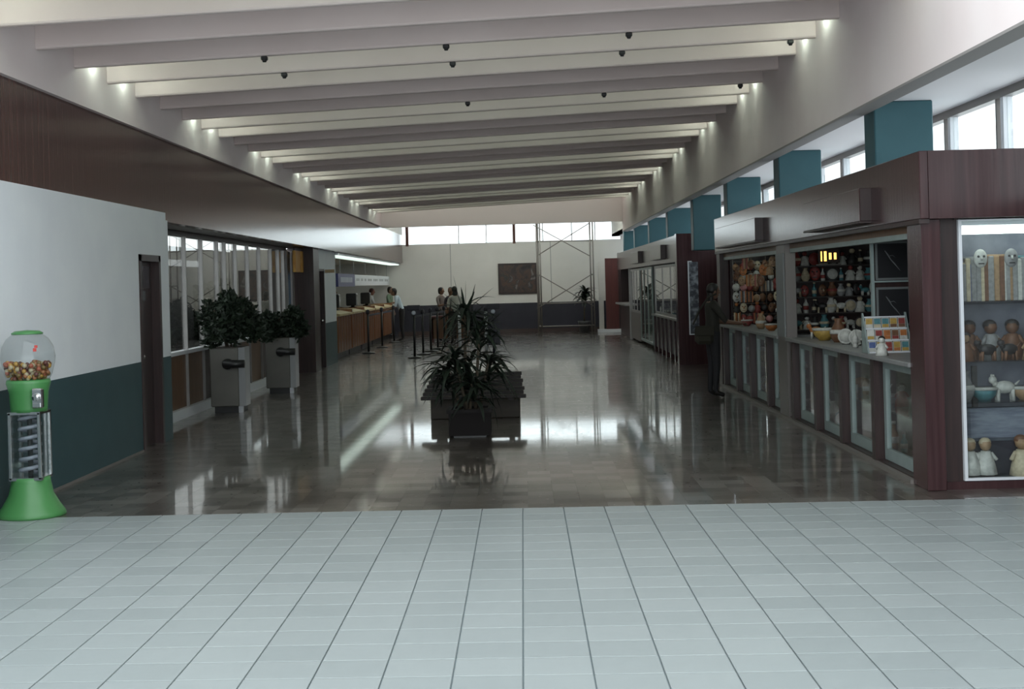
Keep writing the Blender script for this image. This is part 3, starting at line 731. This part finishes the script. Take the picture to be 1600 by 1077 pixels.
for x in (.02, 1.07): bx('side', x, x+.05, 0, .45, 0, .72, 'red_wood', qd)

# ---- painting, scaffold, far plant
pt = thing('framed_painting', 'large dark framed abstract painting on the far wall', 'painting', (-.15, YF-.05, 1.85))
MB().box(-.67, .67, 0, .045, -.53, -.47).box(-.67, .67, 0, .045, .47, .53).box(-.67, -.61, 0, .045, -.47, .47).box(.61, .67, 0, .045, -.47, .47).build('frame', cmat('pic_frame', (.03, .018, .016), .5), pt)
def art_mat():
    m = bpy.data.materials.new('abstract_canvas'); m.use_nodes = True; N = m.node_tree.nodes; L = m.node_tree.links
    g = N.new('ShaderNodeTexCoord'); n = N.new('ShaderNodeTexNoise'); n.inputs['Scale'].default_value = 3.2; n.inputs['Detail'].default_value = 5; n.inputs['Distortion'].default_value = 1.2
    L.new(g.outputs['Object'], n.inputs[0]); r = N.new('ShaderNodeValToRGB'); e = r.color_ramp.elements
    for p, c in ((.30, (.015, .012, .013)), (.44, (.05, .033, .031)), (.53, (.085, .045, .03)), (.60, (.03, .028, .027)), (.68, (.16, .14, .13))):
        x = e.new(p); x.color = (*c, 1)
    e[0].color = (.02, .014, .016, 1); e[-1].color = (.35, .3, .27, 1)
    L.new(n.outputs['Fac'], r.inputs[0]); L.new(r.outputs[0], N['Principled BSDF'].inputs['Base Color']); return m
bx('canvas', -.62, .62, .01, .04, -.48, .48, art_mat(), pt)
sc = thing('scaffold_tower', 'thin metal scaffold tower with cross braces before the far wall', 'scaffold', (0, 0, 0))
def rod(name, a, c, r=.022): return MB().tube([a, c], r, 8).build(name, 'metal_grey', sc)
for x in (.50, .61, 2.25, 2.34):
    rod('upright', (x, 45.0, 0), (x, 45.0, 3.95), .024)
for y in (46.1,):
    for x in (.56, 2.30): rod('upright', (x, y, 0), (x, y, 3.95), .024)
for z in (3.04, 1.0, .25): rod('ledger', (.5, 45, z), (2.34, 45, z-.02 if z > 3 else z), .02)
for z in (3.04, 1.9, .25):
    for x in (.56, 2.30): rod('transom', (x, 45, z), (x, 46.1, z), .018)
rod('brace', (.47, 44.97, 2.0), (2.30, 44.97, .88), .016); rod('brace', (.47, 44.96, .84), (2.30, 44.96, 1.93), .016)
rod('brace', (.40, 44.97, 3.58), (2.26, 44.97, 2.50), .016); rod('brace', (.56, 44.96, 2.60), (2.26, 44.96, 3.60), .016)
fp = thing('palm_in_pot', 'dark palm-like potted plant against the far wall beside the scaffold', 'plant', (2.02, 45.6, 0))
MB().lathe([(.16, 0), (.2, .3), (.22, .38), (.19, .38), (.18, .34)], n=16).build('pot', 'dark_grey', fp)
MB().tube([(0, 0, .3), (.02, 0, .8), (.05, 0, 1.38)], [.03, .025, .02], 7).build('trunk', 'stem', fp)
R = random.Random(4)
for k in range(46):
    o = link('leaf', R.choice(lm_dr), fp, (.05, 0, R.uniform(.95, 1.4))); o.rotation_euler = (0, -R.uniform(-.3, 1.0), R.uniform(0, 6.28)); s = R.uniform(.9, 1.2); o.scale = (s, s*1.9, s)

# ---- garden plants beyond the glazing
for k, (x, y, rx, rz) in enumerate([(-9.5, 41.5, .9, .8), (-10.5, 46, 1.3, 1.0), (-8.5, 38.8, .7, .55), (-11.2, 52, 1.4, 1.1), (-11.6, 60, 1.6, 1.0), (-11.6, 70, 1.7, 1.0)]):
    t = thing('garden_shrub', 'dark shrub outside the glazing, %s of the row along the yard wall' % ['third', 'fourth', 'nearest to the building', 'fifth', 'sixth', 'farthest'][k], 'shrub', (x, y, -.05), 0, 'shrubs in the yard')
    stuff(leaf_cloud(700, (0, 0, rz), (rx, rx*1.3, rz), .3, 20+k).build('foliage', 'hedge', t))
    MB().tube([(0, 0, -.02), (.05, 0, rz)], [.06, .03], 6).build('stem', 'stem', t)
tr = thing('bare_tree', 'bare branched young tree outside the glazing', 'tree', (-8.6, 44.0, -.05))
MB().tube([(0, 0, -.05), (.05, 0, 1.2), (.0, .05, 2.0)], [.07, .055, .04], 7).build('trunk', 'stem', tr)
for a in [(-.6, .9, 2.9), (.5, 1.3, 3.0), (.1, -1.2, 2.9), (-.1, .5, 3.4), (.3, -.6, 3.3)]:
    MB().tube([(0, .05, 1.9), (a[0]*.5, a[1]*.5, 2.45), a], [.03, .02, .008], 6).build('branch', 'stem', tr)

# ================================================================== KIOSKS
def light_bar(name, label, x, y0, y1, z, m='kiosk_fill_tube', r=.016):  # added tube that lights a kiosk's inside
    t = thing(name, label, 'light', (x, y0, z))
    bx('housing', -.03, .03, 0, y1-y0, .012, .05, 'white_gloss', t)
    MB().tube([(0, .04, -.006), (0, y1-y0-.04, -.006)], r, 8).build('tube', m, t)
    return t
k1 = thing('souvenir_kiosk', 'long dark lacquered wooden souvenir kiosk with glass cases along the right', 'kiosk', (0, 0, 0))
KX, KY0, KY1 = 3.07, 10.5, 21.7
bx('fascia', 3.05, 3.12, KY0, KY1, 2.09, 2.61, 'lacquer_kiosk', k1, .006)
bx('fascia', 3.12, 4.48, KY0, KY0+.07, 2.09, 2.61, 'lacquer_kiosk', k1)
bx('fascia_edge', 3.045, 3.125, KY0+.02, KY1-.02, 2.055, 2.09, 'dark_wood', k1)
bx('roof', 3.12, 4.48, KY0+.07, KY1, 2.16, 2.20, 'soffit_paint', k1)  # unseen top, set low and pale to bounce light onto the soffit
bx('back_wall', 4.44, 4.48, KY0, KY1, 0, 2.2, 'dark_wood', k1)
bx('corner_post', 3.07, 3.22, 10.56, 10.95, 0, 2.09, 'lacquer_kiosk', k1, .006)
bx('end_panel', 3.22, 3.36, 10.64, 10.70, 0, 2.09, 'dark_wood', k1)
bx('end_plinth', 3.22, 4.44, 10.60, 10.95, 0, .06, 'lacquer_kiosk', k1)
bx('end_header', 3.34, 4.44, 10.60, 10.70, 2.09-.01, 2.12, 'dark_wood', k1)
bx('mid_post', 3.07, 3.20, 16.07, 16.60, 0, 2.09, 'alu_dark', k1, .006)
bx('post_panel', 3.055, 3.075, 16.10, 16.57, .97, 1.95, cmat('post_panel', (.20, .21, .215), .5), k1)
bx('far_post', 3.07, 3.20, 21.35, 21.68, 0, 2.09, 'dark_wood', k1)
bx('counter', 3.05, 3.50, 10.95, 16.07, .925, .965, 'counter_grey', k1, .006)
bx('counter', 3.05, 3.50, 16.60, 21.35, .925, .965, 'counter_grey', k1, .006)
bx('plinth', 3.09, 3.5, 10.95, 21.35, 0, .045, 'dark_wood', k1)
bx('toe_rail', 3.045, 3.09, 10.95, 21.5, 0, .035, 'metal_grey', k1)
bx('case_back', 3.56, 3.60, 10.95, 21.35, .045, .925, 'mirror_back', k1)
bx('case_shelf', 3.20, 3.55, 10.97, 16.05, .46, .472, 'glass_clear', k1)
bx('case_shelf', 3.20, 3.55, 16.62, 21.33, .46, .472, 'glass_clear', k1)
bx('ceiling_board', 3.14, 4.43, KY0+.5, KY1-.05, 2.13, 2.16, 'dark_wood', k1)
mull = [12.19, 13.45, 14.62, 15.84, 17.46, 18.77, 19.98, 21.2]
for y in mull: bx('mullion', 3.075, 3.17, y-.06, y+.06, .035, .925, 'dark_wood', k1)
bays = [(10.95, 12.13), (12.25, 13.39), (13.51, 14.56), (14.68, 15.78), (16.60, 17.40), (17.52, 18.71), (18.83, 19.92), (20.04, 21.14)]
for a, bb in bays:
    fr = MB().box(3.155, 3.195, a+.01, a+.09, .05, .90).box(3.155, 3.195, bb-.09, bb-.01, .05, .90).box(3.155, 3.195, a+.09, bb-.09, .05, .15).box(3.155, 3.195, a+.09, bb-.09, .85, .90)
    f = fr.build('case_frame', 'alu_green', k1)
    bx('pane', 3.172, 3.178, a+.09, bb-.09, .15, .85, 'glass', f)
# inner partitions carrying shelves that face the near end
for (y, xs) in ((17.0, (3.22, 4.43)), (21.28, (3.22, 4.43))):
    bx('partition', xs[0], xs[1], y, y+.06, 0, 2.13, 'dark_wood', k1)
SH1 = [1.02, 1.22, 1.42, 1.61, 1.80]
for z in SH1: bx('shelf', 3.24, 4.43, 16.78, 17.0, z-.012, z, cmat('shelf_dark', (.05, .04, .038), .4), k1)
for z in (1.10, 1.36, 1.62): bx('shelf', 3.24, 4.43, 21.08, 21.28, z-.012, z, 'shelf_dark', k1)
# sign boxes on the fascia
for (a, bb) in ((11.97, 14.35), (17.35, 20.9)):
    s = bx('sign_box', 2.95, 3.05, a, bb, 2.14, 2.43, 'lacquer_kiosk', k1, .006)
    bx('sign_edge', 2.945, 3.05, a, bb, 2.125, 2.14, 'dark_wood', s)
    bx('sign_end', 2.955, 3.05, a-.012, a, 2.145, 2.425, 'dark_wood', s)
# cabinet screen holding the two dark pictures
cf = MB().box(3.20, 3.225, 12.60, 12.65, .965, 2.05).box(3.56, 3.59, 12.60, 12.65, .965, 2.05).box(3.225, 3.56, 12.60, 12.65, 2.0, 2.05).box(3.225, 3.56, 12.60, 12.65, 1.60, 1.615)
cab = cf.build('screen_frame', 'alu_green', k1)
bx('screen_board', 3.225, 3.56, 12.63, 12.645, .965, 2.0, 'dark_wood', cab)
bx('head_rail', 3.13, 3.19, 10.97, 16.05, 1.955, 2.0, 'alu_green', k1)
bx('head_rail', 3.13, 3.19, 16.62, 21.33, 1.955, 2.0, 'alu_green', k1)
bx('head_board', 3.13, 3.16, 10.97, 16.05, 2.0, 2.09, 'brown_panel', k1)
bx('head_board', 3.13, 3.16, 16.62, 21.33, 2.0, 2.09, 'brown_panel', k1)
light_bar('kiosk_fill_light', 'added fill tube under the souvenir kiosk roof near the framed pictures', 3.75, 13.4, 15.9, 2.08)
light_bar('kiosk_fill_light', 'added fill tube under the souvenir kiosk roof beyond the middle post', 3.75, 18.0, 20.8, 2.08)
# near end showcase
show = MB().box(3.37, 3.395, 10.60, 10.64, .065, 2.087).box(3.395, 4.42, 10.60, 10.64, .065, .085).box(3.395, 4.42, 10.60, 10.64, 2.07, 2.087).build('showcase_frame', 'white_gloss', k1)
bx('pane', 3.395, 4.42, 10.615, 10.621, .085, 2.07, 'glass', show)
bx('showcase_back', 3.37, 4.43, 10.98, 11.0, .06, 2.09, 'case_lining_dark', k1)
bx('showcase_side', 3.36, 3.375, 10.64, 11.0, .06, 2.09, 'dark_wood', k1)
for z in (1.43, .98, .66): bx('showcase_shelf', 3.376, 4.43, 10.68, 10.98, z-.008, z, 'glass_clear', k1)
bx('showcase_floor', 3.376, 4.43, 10.64, 10.98, .06, .085, 'navy_paint', k1)
lt = thing('showcase_light', 'white fluorescent tube along the top of the near-end showcase', 'light', (3.40, 10.70, 1.99))
bx('housing', 0, 1.0, -.03, .05, .045, .085, 'white_gloss', lt); MB().tube([(.0, .01, .01), (1.0, .01, .01)], .034, 10).build('tube', 'show_tube', lt)

# second kiosk
k2 = thing('far_kiosk', 'second dark wooden kiosk row farther along the right side', 'kiosk', (0, 0, 0))
Y2, Y2e = 26.9, 44.0
bx('fascia', 3.05, 3.12, Y2+.3, Y2e, 2.02, 2.555, 'lacquer_kiosk', k2, .006)
bx('roof', 3.12, 4.48, Y2+.3, Y2e, 2.16, 2.20, 'soffit_paint', k2)  # low and pale as on the first kiosk, for bounced light
bx('end_panel', 3.03, 4.10, Y2, Y2+.30, 0, 2.57, 'lacquer_kiosk', k2)
bx('back_wall', 4.4, 4.45, Y2+.3, Y2e, 0, 2.16, 'dark_wood', k2)
sf = MB().box(3.24, 3.262, Y2-.03, Y2, .585, 2.03).box(3.262, 3.46, Y2-.03, Y2, .585, .605).box(3.262, 3.32, Y2-.03, Y2, 2.01, 2.03).build('show_frame', cmat('show_frame', (.75, .78, .82), .3), k2)
bx('show_panel', 3.262, 3.44, Y2-.012, Y2, .605, 2.01, cmat('show_panel', (.05, .055, .07), .3, col2=(.3, .32, .36), scale=9, lo=.45, hi=.62), sf)
for a, bb in ((29.2, 31.6), (34.9, 37.3)):
    s = bx('sign_box', 2.95, 3.05, a, bb, 2.12, 2.42, 'lacquer_kiosk', k2, .006); bx('sign_end', 2.955, 3.05, a-.012, a, 2.125, 2.415, 'dark_wood', s)
def win(y0, y1, z0, z1, n, parent, m='alu'):
    mb = MB().box(3.11, 3.14, y0, y1, z0, z0+.06).box(3.11, 3.14, y0, y1, z1-.06, z1)
    for q in range(n+1):
        y = y0+(y1-y0)*q/n; mb.box(3.11, 3.14, y-.04, y+.04, z0, z1)
    f = mb.build('window_frame', m, parent)
    for q in range(n): bx('pane', 3.12, 3.126, y0+(y1-y0)*q/n+.04, y0+(y1-y0)*(q+1)/n-.04, z0+.06, z1-.06, 'glass', f)
win(27.25, 32.3, .89, 2.0, 3, k2)
bx('sill', 3.02, 3.3, 27.2, 32.4, .85, .89, 'alu', k2)
for q in range(6):
    y = 27.3+q*.85
    bx('lower_panel', 3.10, 3.14, y, y+.62, .12, .85, 'dark_wood', k2); bx('stile', 3.07, 3.14, y+.64, y+.80, .0, .85, 'lacquer_kiosk', k2)
win(33.1, 36.4, .1, 2.0, 3, k2, 'alu_green')
bx('door_panel', 3.13, 3.16, 33.2, 34.9, .1, 1.98, cmat('pale_door', (.30, .34, .33), .5), k2)
win(36.5, 39.5, .8, 2.0, 3, k2)
bx('lower_panel', 3.10, 3.16, 36.5, 39.5, .05, .8, 'alu_dark', k2)
bx('booth_panel', 3.12, 3.16, 39.6, 44, 0, .95, 'dark_wood', k2); bx('booth_counter', 2.95, 3.4, 39.7, 43.8, .95, 1.0, 'alu', k2)
bx('booth_post', 3.07, 3.15, 39.55, 39.7, 0, 2.02, 'alu', k2); bx('booth_back', 3.9, 3.95, 39.6, 44, 0, 2.16, 'dark_wood', k2)
bx('partition', 3.15, 4.4, 33.0, 33.06, 0, 2.16, 'mirror_back', k2); bx('partition', 3.15, 4.4, 44.0, 44.06, 0, 2.16, 'dark_wood', k2)
light_bar('kiosk_fill_light', 'added fill tube inside the far kiosk window', 3.7, 28.5, 31.5, 2.1)

# ================================================================== GOODS
PAL = {'white': (.42, .42, .39), 'cream': (.42, .36, .25), 'orange': (.32, .11, .03), 'red': (.20, .035, .03), 'brown': (.13, .06, .03), 'black': (.02, .018, .018),
       'teal': (.06, .17, .19), 'blue': (.06, .09, .22), 'yellow': (.34, .22, .05), 'grey': (.22, .22, .22), 'pink': (.40, .18, .18), 'tan': (.28, .18, .10)}
for n, c in PAL.items(): M['g_'+n] = mat('goods_'+n, c, .5, col2=tuple(min(1, x*1.35) for x in c), scale=30)
def k_vase(): return MB().lathe([(.028, 0), (.045, .03), (.05, .06), (.03, .10), (.02, .12), (.03, .14), (.024, .14)], n=12, mi=0).lathe([(.0505, .05), (.051, .065), (.046, .075)], n=12, mi=1)
def k_doll():
    m = MB().lathe([(.05, 0), (.042, .04), (.026, .09), (.02, .10)], n=10, mi=0).ball((0, 0, .125), .026, 1, 8, 6).ball((0, .006, .135), .028, 2, 8, 6, 1, 1, .8)
    for s in (-1, 1): m.tube([(s*.022, 0, .09), (s*.045, -.01, .06)], [.010, .008], 6, 0)
    return m
def k_bowl(): return MB().lathe([(.025, 0), (.05, .025), (.06, .06), (.054, .06), (.02, .015)], n=14, mi=0).lathe([(.0585, .05), (.061, .058), (.061, .062)], n=14, mi=1)
def k_mask():
    m = MB().ball((0, 0, .07), .05, 0, 12, 8, 1, .45, 1.35)
    for s in (-1, 1): m.ball((s*.02, -.02, .085), .009, 2, 6, 5)
    m.tube([(0, -.02, .085), (0, -.032, .06)], [.005, .010], 6, 1).box(-.02, .02, -.022, -.012, .030, .038, 2)
    return m
def k_animal():
    m = MB().ball((0, 0, .06), .03, 0, 10, 7, 1.7, 1, 1).ball((-.055, 0, .095), .02, 0, 8, 6).tube([(-.04, 0, .07), (-.052, 0, .09)], [.016, .012], 6)
    for sx in (-1, 1):
        for sy in (-1, 1): m.tube([(sx*.035, sy*.015, 0), (sx*.033, sy*.014, .05)], [.008, .010], 6, 1)
    m.tube([(.048, 0, .07), (.07, 0, .09)], [.006, .003], 5, 1)
    for s in (-1, 1): m.ball((-.055, s*.012, .115), .007, 1, 6, 4)
    return m
def k_pouf():     # round woven ball toy hanging on a loop
    m = MB().ball((0, 0, .06), .05, 0, 12, 8)
    for a in (0, 1.05, 2.1): m.tube([(.051*math.cos(a)*math.sin(t*PI/8), .051*math.sin(a)*math.sin(t*PI/8), .06+.051*math.cos(t*PI/8)) for t in range(0, 9)], .004, 5, 1)
    m.tube([(0, 0, .108), (0, .006, .125), (0, 0, .14)], .003, 5, 1); return m
def k_plate(): 
    m = MB().lathe([(.02, 0), (.05, .006), (.062, .014), (.06, .018), (.045, .010)], n=16, mi=0).lathe([(.046, .0105), (.05, .012), (.05, .0125)], n=16, mi=1)
    m.v = [(x, -z, y+.065) for x, y, z in m.v]; m.box(-.03, .03, 0, .02, 0, .02, 2); return m
def k_bottle(): return MB().lathe([(.022, 0), (.024, .02), (.024, .08), (.010, .105), (.010, .13)], n=10, mi=0).lathe([(.012, .13), (.012, .145)], n=10, mi=1).lathe([(.0245, .03), (.0245, .065)], n=10, mi=1)
def k_cloth():    # folded striped textile hanging over a bar
    m = MB()
    for q in range(5): m.box(-.045+.018*q, -.027+.018*q, -.012, .012, 0, .15, q % 3, .003)
    m.tube([(-.055, 0, .15), (.055, 0, .15)], .006, 6, 2); return m
KIND = {'vase': (k_vase, 'clay_vase', 'vase', 'painted clay vase'), 'doll': (k_doll, 'costume_doll', 'doll', 'costume doll'), 'bowl': (k_bowl, 'painted_bowl', 'bowl', 'painted bowl'),
        'mask': (k_mask, 'carved_mask', 'mask', 'carved mask'), 'animal': (k_animal, 'animal_figurine', 'figurine', 'animal figurine'), 'pouf': (k_pouf, 'woven_ball', 'ornament', 'woven ball ornament'),
        'plate': (k_plate, 'painted_plate', 'plate', 'painted plate'), 'bottle': (k_bottle, 'small_bottle', 'bottle', 'small labelled bottle'), 'cloth': (k_cloth, 'hanging_textile', 'textile', 'striped textile hanging')}
GM = {}
def good(kind, col, loc, where, group, s=1., rot=0., c2='white', c3='black'):
    key = (kind, col, c2, c3)
    fn, nm, cat, words = KIND[kind]
    if key not in GM: GM[key] = fn().mesh(nm, ['g_'+col, 'g_'+c2, 'g_'+c3])
    o = link(nm, GM[key], None, loc, rot); o.scale = (s, s, s)
    return tag(o, '%s %s %s' % (col, words, where), cat, group)
R = random.Random(21)
shw = ['counter-level', 'second-lowest', 'middle', 'second-highest', 'top']
for si, z in enumerate(SH1):
    x = 3.36; n = 0
    while x < 4.36:
        kind = R.choice(['vase', 'doll', 'animal', 'plate', 'bowl', 'bottle', 'vase', 'doll', 'mask'])
        col = R.choice(['white', 'black', 'grey', 'cream', 'brown', 'black', 'teal', 'red', 'white'])
        s = R.uniform(1.05, 1.4)
        good(kind, col, (x, 16.88, z), 'on the %s shelf left of the framed pictures' % shw[si], 'souvenirs on the kiosk shelves left of the pictures', s, R.uniform(-.4, .4), R.choice(['white', 'cream', 'red']), 'black')
        x += R.uniform(.095, .125)
# woven crafts hanging thickly in the far half of the kiosk
pegs = thing('hanging_rack', 'wire rack crowded with woven crafts beyond the kiosk middle post', 'rack', (3.22, 21.0, 1.0))
for z in (.12, .28, .44, .60, .76, .92): MB().tube([(0, 0, z), (1.0, 0, z)], .006, 6).build('wire', 'metal_grey', pegs)
for x in (0, .5, 1.0): MB().tube([(x, 0, -.035), (x, 0, 1.45)], .008, 6).build('upright', 'metal_grey', pegs)
rws = ['lowest', 'second', 'third', 'fourth', 'fifth', 'top']
for ri in range(6):
    x = 3.25
    while x < 4.15:
        kind = R.choice(['pouf', 'pouf', 'doll', 'mask', 'cloth', 'animal', 'pouf'])
        col = R.choice(['red', 'orange', 'brown', 'cream', 'pink', 'brown', 'tan', 'red', 'grey', 'white', 'black'])
        good(kind, col, (x, 20.92+R.uniform(-.03, .03), 1.0+.12+.16*ri-.14), 'on the %s wire of the craft rack' % rws[ri], 'woven crafts hanging on the wire rack', R.uniform(.95, 1.2), R.uniform(-.5, .5), R.choice(['orange', 'white', 'tan']), R.choice(['black', 'brown']))
        x += R.uniform(.09, .12)
# hanging in the front opening of the far half
for k in range(16):
    good(R.choice(['pouf', 'cloth', 'mask', 'doll']), R.choice(['red', 'brown', 'orange', 'cream', 'pink', 'tan']), (3.26+.02*R.random(), 17.2+.24*k, R.choice((1.55, 1.70, 1.80))), 'in the opening beyond the kiosk post', 'crafts hanging in the kiosk opening', 1.1, R.uniform(-.5, .5), 'tan', 'brown')
MB_rail = tag(MB().tube([(3.26, 16.7, 1.965), (3.26, 21.2, 1.965)], .008, 6).build('hanging_rail', 'metal_grey'), 'thin rail carrying crafts in the kiosk opening beyond the post', 'rail')
# things on the counter
cn = 'on the near half of the kiosk counter'
for kind, col, x, y, s in [('bowl', 'yellow', 3.30, 15.1, 2.2), ('vase', 'brown', 3.34, 14.6, 1.8), ('plate', 'white', 3.30, 14.1, 1.3), ('plate', 'white', 3.34, 13.8, 1.3), ('bottle', 'white', 3.25, 13.5, 1.2), ('animal', 'orange', 3.32, 15.6, 1.5), ('bowl', 'black', 3.30, 13.1, 1.7), ('doll', 'white', 3.12, 12.0, 1.1)]:
    good(kind, col, (x, y, .965), cn, 'souvenirs on the kiosk counter', s, -.3)
for kind, col, y in [('bowl', 'orange', 18.2), ('doll', 'white', 17.4), ('vase', 'tan', 19.0), ('bowl', 'red', 20.2)]:
    good(kind, col, (3.28, y, .965), 'on the far half of the kiosk counter', 'souvenirs on the kiosk counter', 1.5, 0)
# lit yellow lamp sign
yl = thing('small_lit_sign', 'small glowing yellow sign among the kiosk shelves', 'sign', (3.60, 16.70, 1.83))
bx('case', 0, .26, 0, .03, 0, .16, 'dark_wood', yl)
MB().box(.03, .045, -.004, 0, .02, .14).box(.07, .10, -.004, 0, .02, .14).box(.13, .16, -.004, 0, .04, .12).box(.19, .22, -.004, 0, .04, .12).build('lit_letters', mat('lit_yellow', (.9, .6, .1), .5, emit=(1, .55, .12), es=.9), yl)
tag(bx('wire_hook', 3.58, 3.88, 16.73, 16.745, 1.80, 1.815, 'metal_grey'), 'thin bar holding up the glowing yellow sign', 'bar')
# framed pictures on the screen
for z, s in ((1.62, 'upper'), (1.20, 'lower')):
    t = thing('framed_picture', '%s of two black framed pictures with a pale bird-like motif' % s, 'picture', (3.235, 12.60, z))
    MB().box(0, .315, -.012, .004, 0, .02).box(0, .315, -.012, .004, .335, .355).box(0, .02, -.012, .004, .02, .335).box(.295, .315, -.012, .004, .02, .335).build('frame', cmat('pic_alu', (.14, .15, .15), .3), t)
    bx('sheet', .02, .295, -.006, 0, .02, .335, cmat('sheet_black', (.014, .014, .016), .35), t)
    mo = MB()
    mo.tube([(.09, -.008, .27), (.115, -.008, .235), (.14, -.008, .19), (.175, -.008, .15), (.225, -.008, .085)], [.008, .018, .012, .016, .004], 8, 0, True, .35)
    mo.tube([(.125, -.008, .22), (.16, -.008, .225), (.185, -.008, .205)], [.010, .008, .002], 6, 0, True, .35)
    mo.build('motif', cmat('motif', (.12, .125, .13), .6), t)
# postcard rack
pr = thing('postcard_rack', 'wire postcard rack with three rows of cards on the kiosk counter', 'rack', (3.09, 12.36, .965))
for q in range(4): bx('ledge', 0, .40, .03+.05*q, .05+.05*q, .0+.105*q, .012+.105*q, 'white_gloss', pr)
for x in (0, .39): MB().prism([(.0, 0), (.22, 0), (.22, .36), (.19, .36)], 'x', x, x+.012).build('side', 'alu_green', pr)
cc = ['orange', 'white', 'red', 'blue', 'brown', 'cream', 'teal', 'yellow']
pcm = {}
for row in range(3):
    for q in range(5):
        a, c2 = R.choice(cc), R.choice(cc)
        if (a, c2) not in pcm: pcm[(a, c2)] = MB().box(0, .068, 0, .002, 0, .092, 2).box(.005, .063, -.001, 0, .035, .086, 0).box(.005, .063, -.001, 0, .006, .034, 1).mesh('postcard', ['g_'+a, 'g_'+c2, 'g_white'])
        o = link('postcard', pcm[(a, c2)], None, (3.105+q*.074, 12.36+.032+.05*row, .978+.105*row)); o.rotation_euler.x = -.12
        tag(o, '%s and %s picture postcard in the %s row of the counter rack' % (a, c2, ['bottom', 'middle', 'top'][row]), 'postcard', 'postcards in the counter rack')
# in the lower cases
for bi, (a, bb) in enumerate(bays):
    for q in range(3):
        y = a+.25+(bb-a-.5)*q/2
        for z in (.048, .473):
            if R.random() < .75:
                good(R.choice(['bowl', 'vase', 'plate', 'doll', 'bottle', 'animal']), R.choice(['white', 'grey', 'cream', 'red', 'teal', 'tan']), (3.40+.03*R.random(), y, z), 'behind the %s lower pane' % ['first', 'second', 'third', 'fourth', 'fifth', 'sixth', 'seventh', 'eighth'][bi], 'souvenirs in the lower glass cases', R.uniform(1.2, 1.8), R.uniform(-.5, .5))
# near-end showcase contents
wh = 'of the near-end showcase'
for q, (c, s) in enumerate([('grey', 2.1), ('cream', 2.4), ('brown', 2.5), ('white', 2.3), ('grey', 2.4), ('tan', 2.2), ('white', 2.2)]):
    good('cloth', c, (3.45+.145*q, 10.86, 1.44), 'on the top shelf '+wh, 'hanging textiles in the showcase', s*.95, 0, ['blue', 'grey', 'grey', 'tan', 'blue', 'white', 'grey'][q], ['cream', 'grey', 'tan', 'grey', 'teal', 'cream', 'white'][q])
for q, (c, x) in enumerate([('white', 3.58), ('grey', 3.82)]): good('mask', c, (x, 10.74, 1.70), 'hanging before the textiles '+wh, 'pale masks in the showcase', 1.1)
for q in range(11):
    c = R.choice(['black', 'brown', 'grey', 'brown', 'black', 'tan'])
    good(R.choice(['doll', 'animal', 'doll', 'mask']), c, (3.44+.085*q, 10.72+.17*(q % 2), .98), 'crowding the second shelf '+wh, 'dark dolls on the second showcase shelf', 1.45+.55*(q % 2), R.uniform(-.4, .4), R.choice(['grey', 'brown', 'tan']), 'black')
for q in range(6):
    good(['vase', 'bowl', 'animal', 'bowl', 'vase', 'bowl'][q], ['grey', 'teal', 'white', 'tan', 'grey', 'teal'][q], (3.45+.16*q, 10.82, .66), 'on the third shelf '+wh, 'pottery on the third showcase shelf', 1.7, 0)
fold = tag(bx('folded_blanket', 3.46, 4.38, 10.80, 10.96, .34, .60, cmat('blanket', (.16, .18, .24), .9, col2=(.24, .27, .32), scale=8, stretch=(1, 1, 6)), None, .03), 'grey blue folded blanket low in the near-end showcase', 'blanket')
tag(bx('display_step', 3.42, 4.41, 10.80, 10.97, .085, .34, 'navy_paint'), 'dark step under the folded blanket in the near-end showcase', 'step')
for x, s in ((3.45, 'left'), (3.57, 'right')):
    good('doll', 'white', (x, 10.71, .10), 'robed on the floor %s, %s one' % (wh, s), 'robed dolls in the showcase', 1.8, 0, 'tan', 'cream')
    tag(bx('doll_stand', x-.05, x+.05, 10.665, 10.765, .085, .10, 'dark_wood'), 'small dark stand under the %s robed doll in the showcase' % s, 'stand')
for q in range(2):
    good('doll', 'cream', (3.85+.2*q, 10.71, .085), 'on the floor right '+wh, 'robed dolls in the showcase', 2.0, 0, 'tan', 'brown')
# a few things in the far kiosk window
for q in range(9):
    good(R.choice(['vase', 'bowl', 'doll', 'plate']), R.choice(['white', 'cream', 'grey', 'brown', 'teal']), (3.22, 27.6+.52*q, .89), 'behind the window of the far kiosk', 'goods behind the far kiosk window', 1.9, 0)
tag(bx('display_ledge', 3.16, 3.5, 27.3, 32.2, .83, .89, 'dark_wood'), 'dark ledge behind the window of the far kiosk', 'ledge')

# ---- alike souvenirs: tell them apart by their order from the left
byl = {}
for o in C.objects:
    if o.parent is None and 'label' in o: byl.setdefault(o['label'], []).append(o)
for l, os2 in byl.items():
    if len(os2) > 1:
        os2.sort(key=lambda o: o.location.x/max(1, o.location.y))
        for i, o in enumerate(os2): o['label'] = l+', '+['first', 'second', 'third', 'fourth', 'fifth'][min(i, 4)]+' from left'
